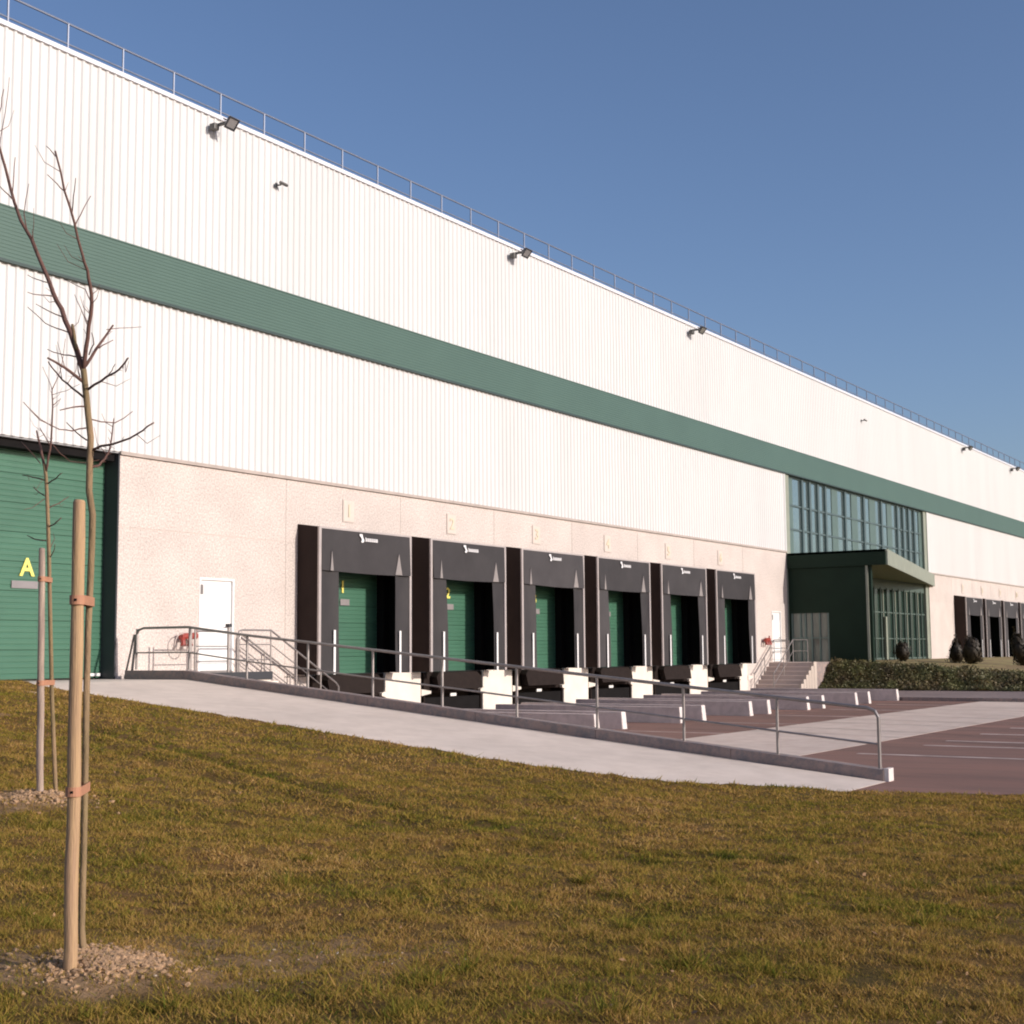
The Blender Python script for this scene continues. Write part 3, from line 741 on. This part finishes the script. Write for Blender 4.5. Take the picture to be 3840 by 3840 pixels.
# ------------------------------------------------------------------ roof guardrail, floodlights, cameras
gr = empty('roof_guardrail', (60, .25, Z4), 'thin grey guardrail along the roof edge of the warehouse', 'guardrail')
GY = .28; k = 0; x = 16.99+.10-1.497*4
pm = MB().tube([(0, 0, -.35), (0, 0, .62)], .024, 6).mesh('post'); pm.materials.append(M_roofrail)
while x < 128:
    link_mesh('post', pm, gr, (x, GY, Z4+.2)); x += 1.497
MB().tube([(9.5, GY, Z4+.82), (128, GY, Z4+.82)], .026, 6).build('top_rail', M_roofrail, gr)
MB().tube([(9.5, GY, Z4+.37), (128, GY, Z4+.37)], .020, 6).build('mid_rail', M_roofrail, gr)

def make_flood():
    t = empty('floodlight', (0, 0, 0))
    MB().box(-.035, .035, -.42, .02, -.03, .03).build('arm', M_lamp, t)
    MB().box(-.26, -.10, -.22, -.04, -.20, -.04).build('ballast_box', M_lamp, t, bevel=.02)
    # housing: tapered box tilted down
    R_ = Matrix.Rotation(rad(40), 4, 'X') @ Matrix.Rotation(rad(-10), 4, 'Z')
    def T(p): return tuple(R_ @ (Vector(p)*.60)+Vector((.02, -.46, -.02)))
    bk = [(-.14, .13, -.14), (.14, .13, -.14), (.14, .13, .14), (-.14, .13, .14)]; ft = [(-.24, -.10, -.24), (.24, -.10, -.24), (.24, -.10, .24), (-.24, -.10, .24)]
    MB().add([T(p) for p in bk+ft], [(0, 1, 2, 3), (4, 7, 6, 5), (0, 4, 5, 1), (1, 5, 6, 2), (2, 6, 7, 3), (3, 7, 4, 0)]).build('housing', M_lamp, t)
    b = MB()
    for (x0, x1, z0, z1) in ((-.25, .25, .19, .25), (-.25, .25, -.25, -.17), (-.25, -.19, -.17, .19), (.19, .25, -.17, .19)):
        b.add([T((x, y, z)) for z in (z0, z1) for y in (-.125, -.102) for x in (x0, x1)], [(0, 2, 3, 1), (4, 5, 7, 6), (0, 1, 5, 4), (2, 6, 7, 3), (0, 4, 6, 2), (1, 3, 7, 5)])
    b.build('bezel', M_charc, t)
    MB().add([T(p) for p in ((-.19, -.108, -.17), (.19, -.108, -.17), (.19, -.108, .19), (-.19, -.108, .19))], [(0, 1, 2, 3)]).build('glass', M_lampglass, t)
    MB().tube([T((-.27, .0, 0)), T((-.27, .18, 0)), T((.27, .18, 0)), T((.27, .0, 0))], .014, 6).build('yoke', M_lamp, t)
    return t
fp = make_flood()
for i, (x, lab) in enumerate([(22.62, 'grey floodlight under the roof edge, nearest to the camera'), (35.4, 'second grey floodlight from the left under the roof edge'), (48.0, 'third grey floodlight from the left under the roof edge'), (86.2, 'fourth grey floodlight from the left, far along the roof edge'), (98.2, 'farthest grey floodlight at the right end of the roof edge')]):
    o = fp if i == 0 else copy_tree(fp); o.location = (x, -.04, 12.86); tag(o, lab, 'floodlight', 'floodlights along the roof edge')
def make_cctv():
    t = empty('security_camera', (0, 0, 0))
    MB().tube([(0, 0, 0), (0, -.16, -.02), (0, -.2, .02)], .03, 8).build('bracket', M_lamp, t)
    MB().box(-.10, -.02, -.05, -.0, -.10, .06).build('junction_box', M_lamp, t)
    MB().tube([(-.10, -.22, .04), (.16, -.30, -.02)], .055, 10).build('housing', M_lamp, t)
    MB().tube([(.16, -.30, -.02), (.19, -.31, -.027)], .04, 10).build('lens', M_black, t)
    return t
c1 = make_cctv(); c1.location = (24.72, -.04, 12.02); c1.scale = (.72, .72, .72); tag(c1, 'small dark security camera high on the cladding near the nearest floodlight', 'camera', 'security cameras on the cladding')
c2 = copy_tree(c1); c2.location = (67.6, -.04, 12.02); tag(c2, 'small dark security camera high on the cladding above the glazed entrance', 'camera', 'security cameras on the cladding')

# ------------------------------------------------------------------ saplings and stakes
def ray(px, py):
    return rt2*(px-1920)+up2*(1920-py)+fw*5200
CAM = Vector((0, -D, CZ))
def plane_pt(px, py, base, off=0.0):      # point on the vertical plane through a tree's base, moved off metres away
    n_ = Vector((fw.x, fw.y, 0)).normalized(); d_ = ray(px, py)
    t = ((base-CAM).dot(n_)+off)/d_.dot(n_); return CAM+d_*t

def sapling(base, trunk, branches, label, seed, scale_r=1.0):
    rng = random.Random(seed)
    t = empty('young_tree', base, label, 'tree', 'staked saplings on the lawn')
    tr = [plane_pt(px, py, base, 0) for px, py, r_ in trunk]
    MB().tube(tr, [r_*scale_r for *_, r_ in trunk], 10).build('trunk', M_bark, t, smooth=True)
    for pts, r0, r1, depth, m_ in branches:
        n_ = len(pts); P3 = [plane_pt(px, py, base, depth*(i/(n_-1))**1.1) for i, (px, py) in enumerate(pts)]
        fine = []
        for a, b in zip(P3[:-1], P3[1:]):
            fine += [a, (a+b)/2+Vector((rng.uniform(-1, 1), rng.uniform(-1, 1), rng.uniform(-1, 1)))*.004]
        fine.append(P3[-1]); k_ = len(fine)
        br = MB().tube(fine, [(r0*1.18+.0004+(r1-r0)*1.12*i/(k_-1))*scale_r for i in range(k_)], 7).build('branch', m_, t, smooth=True)
        if r0 > .0045:
            s = MB()
            for i in range(2, k_-1):
                if rng.random() < .42:
                    dd = (fine[min(i+1, k_-1)]-fine[i-1]).normalized(); o_ = dd.orthogonal().normalized(); o_ = Matrix.Rotation(rng.uniform(0, 6.28), 3, dd) @ o_
                    ln_ = rng.uniform(.07, .26); mid = fine[i]+(o_+dd*.7).normalized()*ln_*.5; end = mid+(o_*.5+dd*.6+Vector((0, 0, .5))).normalized()*ln_*.5
                    s.tube([fine[i], mid, end], [.0024, .0018, .0010], 5)
            if s.v: s.build('fine_twigs', M_twig, br, kind='stuff')
        # small side buds and spurs
        if r0 > .004:
            s = MB()
            for i in range(1, k_-1):
                if rng.random() < .55:
                    dd = (fine[i+1]-fine[i-1]).normalized(); o_ = dd.orthogonal().normalized(); o_ = Matrix.Rotation(rng.uniform(0, 6.28), 3, dd) @ o_
                    s.tube([fine[i], fine[i]+(o_*.7+dd)*rng.uniform(.015, .05)], [.0022, .0008], 4)
            if s.v: s.build('spurs', M_twig, br, kind='stuff')
    return t
B, T_ = M_bark, M_twig
base1 = Vector((5.02, -17.02, -1.12))
trunk1 = [(324, 3670, .024), (315, 3610, .0195), (306, 3480, .0178), (314, 3200, .0172), (320, 2900, .0172), (325, 2580, .0175), (330, 2370, .0178), (338, 2200, .0180), (344, 2050, .0182), (347, 1930, .0184), (334, 1840, .0182), (337, 1720, .0182), (340, 1640, .0180), (331, 1560, .0178), (323, 1480, .0175), (313, 1385, .017)]
br1 = [
 ([(313, 1390), (290, 1320), (262, 1240), (232, 1160), (200, 1100), (165, 1010), (120, 900), (78, 828), (36, 693), (4, 575), (-35, 430)], .0135, .0045, .25, T_),
 ([(313, 1390), (322, 1310), (333, 1220), (344, 1140), (338, 1070), (329, 1015), (310, 957), (280, 838), (243, 719), (207, 566)], .0105, .0035, -.30, T_),
 ([(321, 1372), (360, 1310), (395, 1262), (424, 1220)], .0075, .004, .2, T_), ([(372, 1305), (395, 1290), (424, 1275)], .003, .0015, .3, T_),
 ([(331, 1460), (378, 1430), (430, 1398), (460, 1370), (481, 1342)], .006, .003, -.25, T_), ([(404, 1412), (420, 1390), (432, 1365)], .0025, .0012, -.2, T_),
 ([(312, 1432), (265, 1395), (220, 1365), (178, 1342)], .008, .004, -.15, T_),
 ([(314, 1490), (270, 1455), (233, 1424), (205, 1390), (181, 1357)], .005, .0025, .2, T_),
 ([(345, 1688), (380, 1672), (424, 1665), (486, 1644), (535, 1615), (577, 1585)], .006, .003, -.2, T_),
 ([(331, 1758), (372, 1745), (392, 1722), (409, 1693), (420, 1630), (427, 1569)], .0065, .002, .15, T_),
 ([(309, 1340), (260, 1332), (222, 1326), (178, 1310)], .0035, .0015, .2, T_), ([(318, 1524), (280, 1526), (225, 1538)], .004, .002, -.2, T_),
 ([(325, 1650), (285, 1620), (250, 1585)], .0035, .0018, .2, T_), ([(330, 1570), (380, 1582), (430, 1586), (465, 1568), (497, 1543)], .003, .0015, .3, T_),
 ([(322, 1605), (270, 1616), (222, 1610), (150, 1575), (88, 1508)], .0032, .0014, -.3, T_), ([(262, 1248), (215, 1232), (170, 1212), (104, 1152)], .003, .0013, .35, T_),
 ([(240, 1190), (180, 1165), (135, 1140)], .003, .0013, .2, T_), ([(205, 1112), (150, 1106), (104, 1096)], .0028, .0013, -.2, T_), ([(190, 1062), (140, 1048), (104, 1031)], .0026, .0012, .25, T_),
 ([(60, 770), (45, 740), (52, 660), (57, 590)], .003, .0015, .15, T_), ([(100, 860), (90, 800), (108, 690)], .0028, .0012, .2, T_), ([(45, 745), (20, 720), (-10, 690)], .003, .0014, -.2, T_),
 ([(282, 845), (300, 810), (340, 735)], .003, .0014, .2, T_), ([(240, 715), (215, 690), (178, 655)], .0028, .0013, -.2, T_), ([(214, 590), (195, 570), (174, 548)], .0028, .0013, .1, T_),
 ([(270, 800), (275, 740), (284, 668)], .0028, .0013, -.25, T_), ([(340, 1130), (320, 1085), (240, 1045)], .0024, .0012, .25, T_), ([(287, 1310), (280, 1265), (271, 1217)], .008, .006, .05, B),
 ([(334, 1330), (352, 1290), (344, 1248)], .003, .0014, -.2, T_), ([(330, 1225), (300, 1150), (280, 1105)], .0022, .0011, .3, T_), ([(400, 1236), (450, 1230), (530, 1226)], .0018, .0010, .4, T_),
 ([(-20, 480), (5, 400), (14, 335)], .0028, .0014, .1, T_), ([(-5, 560), (20, 420), (35, 290)], .002, .001, .5, T_), ([(300, 1412), (292, 1370), (288, 1340)], .003, .0015, .2, T_)]
t1 = sapling(base1, trunk1, br1, 'tall bare sapling tied to a thick pale stake in the left foreground', 3)
base2 = Vector((8.876, -11.996, -.88))
trunk2 = [(214, 3025, .024), (208, 2950, .021), (195, 2620, .020), (188, 2300, .020), (184, 2100, .019), (180, 1950, .0185), (176, 1850, .018), (172, 1780, .017), (166, 1740, .016)]
br2 = [
 ([(166, 1745), (156, 1700), (148, 1660), (137, 1615)], .012, .006, .15, T_), ([(172, 1770), (182, 1710), (192, 1650), (196, 1560), (197, 1500), (196, 1455)], .010, .004, -.2, T_),
 ([(196, 1460), (215, 1420), (232, 1370), (245, 1270)], .004, .0018, .2, T_), ([(196, 1470), (185, 1430), (160, 1375)], .003, .0015, -.2, T_), ([(198, 1520), (215, 1505), (228, 1495)], .004, .002, .1, T_),
 ([(165, 1800), (125, 1790), (85, 1782)], .006, .003, .2, T_), ([(182, 1812), (210, 1795), (230, 1775)], .006, .0035, -.2, T_), ([(170, 1860), (145, 1845), (126, 1828)], .005, .003, .2, T_),
 ([(182, 1905), (220, 1888), (258, 1862)], .005, .0025, .2, T_), ([(182, 1975), (205, 1965), (230, 1942)], .006, .004, -.1, T_), ([(152, 1738), (120, 1700), (78, 1655)], .004, .002, .2, T_),
 ([(172, 2027), (130, 2022), (103, 2008)], .006, .003, .15, T_), ([(188, 1670), (165, 1630), (150, 1605)], .005, .003, .2, T_), ([(192, 1660), (225, 1700), (262, 1730), (320, 1735), (372, 1725)], .0032, .0016, .3, T_),
 ([(195, 1600), (150, 1570), (88, 1508)], .0028, .0014, -.3, T_), ([(198, 1480), (250, 1465), (300, 1440)], .0025, .0012, -.3, T_), ([(168, 1870), (120, 1905), (90, 1912)], .003, .0015, -.2, T_),
 ([(186, 2060), (205, 2020), (200, 2000)], .003, .0015, .2, T_), ([(188, 2090), (202, 2065), (206, 2040)], .004, .002, -.2, T_)]
t2 = sapling(base2, trunk2, br2, 'smaller bare sapling with a grey stake, behind the foreground sapling at the left edge', 5, 1.0)

def stake(base, top, r0, r1, m_, label):
    t = empty('tree_stake', base, label, 'stake', 'round stakes beside the saplings')
    b, tp = Vector(base), Vector(top); k_ = 14
    pts = [b+(tp-b)*i/k_+Vector((math.sin(i*1.3), math.cos(i*1.7), 0))*.0022 for i in range(k_+1)]
    rs = [r0+(r1-r0)*i/k_+.0012*math.sin(i*2.1) for i in range(k_+1)]
    pts.append(tp+Vector((0, 0, .012))); rs.append(r1*.8)
    MB().tube(pts, rs, 18).build('pole', m_, t, smooth=False)
    return t
pb1, pt1 = Vector((4.788, -17.205, -1.32)), plane_pt(298, 1884, Vector((4.788, -17.205, 0)))
stake(pb1, pt1, .0350, .0318, M_stake, 'thick pale peeled wooden stake in the left foreground')
pb2, pt2 = Vector((8.645, -12.057, -1.1)), plane_pt(158, 2060, Vector((8.645, -12.057, 0)))
stake(pb2, pt2, .034, .029, M_stake2, 'thin weathered grey stake near the left edge beside the smaller sapling')
def tie(sb, stp, tb, tpts, py, rs, rtk, label):
    sz = plane_pt(300, py, Vector(sb)).z
    f_ = (sz-sb[2])/(stp[2]-sb[2]); c = Vector(sb)+(Vector(stp)-Vector(sb))*f_; c.z = sz
    px = np.interp(py, [q[1] for q in tpts][::-1], [q[0] for q in tpts][::-1]); d_ = plane_pt(px, py, tb); d_.z = sz
    ax = (d_-c); L_ = ax.length; ax.normalize(); pr = Vector((0, 0, 1)).cross(ax)
    t = empty('tree_tie', c, label, 'tree tie', 'rubber ties between stakes and saplings')
    pts = []
    for a in np.linspace(math.pi/2, 1.5*math.pi, 10): pts.append(c+ax*math.cos(a)*(rs+.004)+pr*math.sin(a)*(rs+.004))
    for a in np.linspace(-math.pi/2, math.pi/2, 9): pts.append(d_+ax*math.cos(a)*(rtk+.006)+pr*math.sin(a)*(rtk+.006))
    pts.append(pts[0]); s = MB(); hh = .024; th = .006
    cc = (c+d_)/2
    for p in pts:
        o_ = (p-cc); o_.z = 0; o_.normalize()
        for (e, z) in ((0, -hh), (th, -hh), (th, hh), (0, hh)): q = p+o_*e; s.v.append((q.x, q.y, q.z+z))
    for i in range(len(pts)-1):
        for k in range(4):
            a = i*4+k; b = i*4+(k+1) % 4; s.f.append((a, b, b+4, a+4))
    s.build('strap', M_tie, t)
    m_ = (c+ax*(rs+(L_-rs-rtk)/2))
    MB().box(m_.x-.012, m_.x+.012, m_.y-.022, m_.y+.022, m_.z-.016, m_.z+.016).build('spacer', M_tie, t)
    e_ = d_+ax*(rtk+.010)
    MB().box(e_.x-.010, e_.x+.010, e_.y-.012, e_.y+.012, e_.z-.014, e_.z+.014).build('strap_end', M_stud, t)
    n1 = c-ax*(rs+.008); MB().box(n1.x-.006, n1.x+.006, n1.y-.006, n1.y+.006, n1.z-.006, n1.z+.006).build('nail', M_black, t)
tie(pb1, pt1, base1, trunk1, 2250, .0335, .019, 'upper rubber tie on the thick foreground stake')
tie(pb1, pt1, base1, trunk1, 2968, .0345, .019, 'lower rubber tie on the thick foreground stake')
tie(pb2, pt2, base2, trunk2, 2170, .031, .020, 'upper rubber tie on the thin grey stake')
tie(pb2, pt2, base2, trunk2, 2560, .032, .020, 'lower rubber tie on the thin grey stake')

# soil clods heaped at the two trunks
def clods(cx, cy, n_, sx, sy, th, label, smin, smax, seed):
    rng = random.Random(seed); s = MB()
    ico = [(0, 0, 1), (.894, 0, .447), (.276, .851, .447), (-.724, .526, .447), (-.724, -.526, .447), (.276, -.851, .447), (.724, .526, -.447), (-.276, .851, -.447), (-.894, 0, -.447), (-.276, -.851, -.447), (.724, -.526, -.447), (0, 0, -1)]
    fc = [(0, 1, 2), (0, 2, 3), (0, 3, 4), (0, 4, 5), (0, 5, 1), (1, 6, 2), (2, 7, 3), (3, 8, 4), (4, 9, 5), (5, 10, 1), (2, 6, 7), (3, 7, 8), (4, 8, 9), (5, 9, 10), (1, 10, 6), (6, 11, 7), (7, 11, 8), (8, 11, 9), (9, 11, 10), (10, 11, 6)]
    for k in range(n_):
        u, v = rng.gauss(0, 1)*sx, rng.gauss(0, 1)*sy
        x = cx+u*math.cos(th)-v*math.sin(th); y = cy+u*math.sin(th)+v*math.cos(th)
        r_ = smin+(smax-smin)*rng.random()**2.5
        z = lawnz(x, y)+r_*.05
        a = rng.uniform(0, 6.28)
        vs = []
        for p in ico:
            q = [p[i]*r_*rng.uniform(.45, 1.35) for i in range(3)]; q[2] *= .7
            vs.append((x+q[0]*math.cos(a)-q[1]*math.sin(a), y+q[0]*math.sin(a)+q[1]*math.cos(a), z+q[2]))
        s.add(vs, fc)
    return s
o = clods(5.0, -17.24, 2600, .18, .15, -.9, '', .002, .024, 1).build('soil_heap', M_clod, kind='stuff'); tag(o, 'heap of dry pale soil clods at the foot of the thick stake', 'soil')
o = clods(8.48, -12.08, 900, .27, .15, -.9, '', .004, .036, 2).build('soil_heap', M_clod, kind='stuff'); tag(o, 'strip of dry soil clods at the foot of the thin grey stake', 'soil')
o = clods(5.6, -17.75, 110, .70, .42, -.6, '', .003, .012, 3).build('pebbles', M_stone, kind='stuff'); tag(o, 'scattered pale pebbles on the bare soil near the foreground sapling', 'pebbles')

# ------------------------------------------------------------------ grass
def grass():
    fwd = np.array([fw.x, fw.y]); fwd /= np.linalg.norm(fwd); rgt = np.array([rt.x, rt.y])
    P_, H_, W_, S_ = [], [], [], []
    for d0, d1, dens, hgt, wid in ((3.6, 6, 12500, .021, .0055), (6, 9, 10500, .021, .0066), (9, 13, 6200, .022, .0092), (13, 18, 3400, .023, .0125), (18, 27, 1500, .025, .018)):
        wdt = .50*d1+.8
        N = int((d1-d0)*2*wdt*dens)
        dd = RNG.uniform(d0, d1, N); ss = RNG.uniform(-wdt, wdt, N)
        k_ = np.abs(ss) < .48*dd+.8; dd, ss = dd[k_], ss[k_]
        x = fwd[0]*dd+rgt[0]*ss; y = -D+fwd[1]*dd+rgt[1]*ss
        k_ = (y < -1.0); x, y = x[k_], y[k_]
        xe = np.interp(-y, [-a for a, b in EDGE], [b for a, b in EDGE])+RNG.uniform(-.10, .05, len(x)); k_ = x < xe; x, y = x[k_], y[k_]
        P_.append(np.stack([x, y], 1)); H_.append(np.full(len(x), hgt)); W_.append(np.full(len(x), wid))
    # scattered taller green tufts
    for k_ in range(70):
        dd = RNG.uniform(4.6, 13) ; ss = RNG.uniform(-.42, .42)*dd; m_ = int(RNG.integers(60, 200)); rad_ = RNG.uniform(.04, .11)
        x = fwd[0]*dd+rgt[0]*ss+RNG.normal(0, rad_, m_); y = -D+fwd[1]*dd+rgt[1]*ss+RNG.normal(0, rad_*.8, m_)
        if soilmask(float(x.mean()), float(y.mean())) > .1: continue
        P_.append(np.stack([x, y], 1)); H_.append(np.full(m_, RNG.uniform(.040, .065))); W_.append(np.full(m_, -.008))
    P = np.concatenate(P_); H = np.concatenate(H_); Wd = np.concatenate(W_)
    # tabulated terrain and masks
    gx = np.linspace(-3, 19.2, 480); gy = np.linspace(-34, -.9, 700)
    def tab(fn):
        A_ = np.empty((len(gy), len(gx)))
        for j, Y in enumerate(gy):
            for i, X in enumerate(gx): A_[j, i] = fn(X, Y)
        return A_
    def samp(A_, x, y):
        u = np.clip((x-gx[0])/(gx[1]-gx[0]), 0, len(gx)-1.001); v = np.clip((y-gy[0])/(gy[1]-gy[0]), 0, len(gy)-1.001)
        i = u.astype(int); j = v.astype(int); a = u-i; b = v-j
        return A_[j, i]*(1-a)*(1-b)+A_[j, i+1]*a*(1-b)+A_[j+1, i]*(1-a)*b+A_[j+1, i+1]*a*b
    Zt = tab(lawnz); St = tab(soilmask)
    Ct = tab(lambda X, Y: noise.noise((X*.8, Y*.8, 21))*.6+noise.noise((X*2.6, Y*2.6, 33))*.5)
    Rt = tab(lambda X, Y: math.exp(-((X-rutx(Y)-.03)/.22)**2)*max(0, min(1, .75+noise.noise((Y*1.3, 8, 8))*1.2)) if -18.5 < Y < -6.5 else 0)
    Dt = tab(lambda X, Y: noise.noise((X*3.6, Y*3.6, 51))*.7+noise.noise((X*8.5, Y*8.5, 71))*.8)
    x, y = P[:, 0], P[:, 1]
    so_ = samp(St, x, y); dn = samp(Dt, x, y); cn = samp(Ct, x, y); cn = cn-1.1*samp(Rt, x, y)
    keep = RNG.random(len(x)) < np.where(Wd < 0, 1, np.clip(.74+dn*1.05, .10, 1)*(1-.78*so_))
    x, y, H, Wd, dn, cn = x[keep], y[keep], H[keep], Wd[keep], dn[keep], cn[keep]
    tuft = Wd < 0; Wd = np.abs(Wd)
    n_ = len(x); z = samp(Zt, x, y)-.004
    h = H*np.clip(RNG.lognormal(0, .38, n_), .35, 2.4)*(1+.75*np.clip(dn, -.7, 1.1))
    ang = RNG.uniform(0, 2*np.pi, n_); la = RNG.uniform(0, 2*np.pi, n_); lean = h*np.abs(RNG.normal(.95, .6, n_))
    wx, wy = np.cos(ang)*Wd/2, np.sin(ang)*Wd/2
    tx, ty = x+np.cos(la)*lean, y+np.sin(la)*lean
    V = np.empty((n_, 3, 3), np.float32)
    V[:, 0] = np.stack([x-wx, y-wy, z], 1); V[:, 1] = np.stack([x+wx, y+wy, z], 1); V[:, 2] = np.stack([tx, ty, z+h], 1)
    tint = np.clip(np.where(tuft, .22, .47+.50*cn)+RNG.normal(0, .20, n_), 0, 1)
    me = bpy.data.meshes.new('grass'); me.vertices.add(n_*3); me.vertices.foreach_set('co', V.reshape(-1))
    me.loops.add(n_*3); me.loops.foreach_set('vertex_index', np.arange(n_*3, dtype=np.int32))
    me.polygons.add(n_); me.polygons.foreach_set('loop_start', np.arange(0, n_*3, 3, dtype=np.int32)); me.polygons.foreach_set('loop_total', np.full(n_, 3, np.int32))
    me.update(calc_edges=True)
    a_ = me.attributes.new('tint', 'FLOAT', 'POINT'); a_.data.foreach_set('value', np.repeat(tint, 3).astype(np.float32))
    me.materials.append(M_blade)
    o = bpy.data.objects.new('grass', me); COL.objects.link(o)
    tag(o, 'short dry olive and straw coloured grass of the foreground lawn', 'grass', kind='stuff')
    print('grass blades', n_)
grass()

# ------------------------------------------------------------------ ivy bank and shrubs
def leaves(pts, nrm, size, seed):
    rng = np.random.default_rng(seed); n_ = len(pts)
    d = nrm+rng.normal(0, .7, (n_, 3)); d /= np.linalg.norm(d, axis=1)[:, None]
    a = np.cross(d, rng.normal(0, 1, (n_, 3))); a /= np.linalg.norm(a, axis=1)[:, None]; b = np.cross(d, a)
    s = size*rng.uniform(.5, 1.4, n_)[:, None]
    V = np.stack([pts-a*s, pts+b*s*.55, pts+a*s, pts-b*s*.55], 1).reshape(-1, 3)
    F_ = np.arange(n_*4).reshape(-1, 4)
    m_ = MB(); m_.v = [tuple(v) for v in V.tolist()]; m_.f = [tuple(f) for f in F_.tolist()]
    return m_
rng = np.random.default_rng(11); N = 34000
s_ = rng.random(N); Yb = -1.98-22*rng.random(N)**1.3
hgt = np.abs(rng.normal(0, .07, N))+.20*np.array([max(0, noise.noise((a*3, b*1.1, 4))) for a, b in zip(s_, Yb)])
zz = np.array([embz(a, b) for a, b in zip(s_, Yb)])
pts = np.stack([55.45+1.75*s_-.4*hgt, Yb, zz+hgt], 1)
o = leaves(pts, np.tile([-.6, -.2, .75], (N, 1)), .05, 5).build('ivy', M_ivy, kind='stuff'); tag(o, 'dark ivy ground cover on the bank at the end of the yard', 'ivy')

def shrub(loc, rx, rz_, n_, label, seed, cone=0.0, lean=(0, 0)):
    rng = np.random.default_rng(seed)
    t = empty('shrub', loc, label, 'shrub', 'clipped evergreen shrubs by the entrance')
    d = rng.normal(0, 1, (n_, 3)); d /= np.linalg.norm(d, axis=1)[:, None]
    lump = np.array([1+.42*noise.noise((a*1.9, b*1.9, c*1.9+seed*.37))+.22*noise.noise((a*5, b*5, c*5+seed)) for a, b, c in d])
    sp = rng.normal(0, 1, (16, 3)); sp /= np.linalg.norm(sp, axis=1)[:, None]
    near = np.clip((d @ sp.T).max(axis=1)-.90, 0, .1)/.1
    lump = lump*(1+.45*near*rng.random(n_))
    rr_ = rng.random(n_)**.35*lump
    p = d*rr_[:, None]; h01 = (p[:, 2]+1)/2
    k_ = 1-cone*h01
    q = np.stack([loc[0]+p[:, 0]*rx*k_+lean[0]*h01, loc[1]+p[:, 1]*rx*k_+lean[1]*h01, loc[2]+rz_*(h01*2)+.02], 1)
    leaves(q, d, .065, seed).build('crown', M_leaf, t)
    MB().tube([(loc[0], loc[1], loc[2]-.1), (loc[0], loc[1], loc[2]+rz_*.8)], [.035, .02], 7).build('stem', M_twig, t)
def sc(px, py, X):
    d_ = ray(px, py); return CAM+d_*(X/d_.x)
for (px, X, rx, rz_, nn, lab, cone, lean) in (
    (3384, 65.5, .34, .46, 2600, 'round clipped shrub in front of the dark lower glazing', .15, (0, 0)),
    (3585, 66.0, .40, .56, 2600, 'leaning ragged shrub beside the largest round shrub', .55, (-.1, -.05)),
    (3645, 65.0, .42, .62, 3600, 'largest round shrub, in front of the far dock shelters', .2, (0, 0)),
    (3836, 66.5, .42, .74, 3200, 'tall shrub cut by the right edge of the picture', .35, (0, .25))):
    q = sc(px, 2480, X); shrub((q.x, q.y, uplawnz(q.x, q.y)-.05), rx, rz_, nn, lab, int(px), cone, lean)

# ------------------------------------------------------------------ fallen leaves on the lawn
rng = np.random.default_rng(77); P3 = []
for k in range(220):
    dd = rng.uniform(4.8, 17); ss = rng.uniform(-.42, .42)*dd
    x = fw.x/math.cos(pit)*dd+rt.x*ss; y = -D+fw.y/math.cos(pit)*dd+rt.y*ss
    if y < -1.3 and x < xedge(y)-.1: P3.append((x, y, lawnz(x, y)+.018))
M_litter = mat('dead_leaf', (.30, .17, .08), .8, var=.35, vscale=3)
o = leaves(np.array(P3), np.tile([0, 0, 1.2], (len(P3), 1)), .020, 8).build('fallen_leaves', M_litter, kind='stuff'); tag(o, 'small dead brown leaves scattered over the lawn', 'leaves')
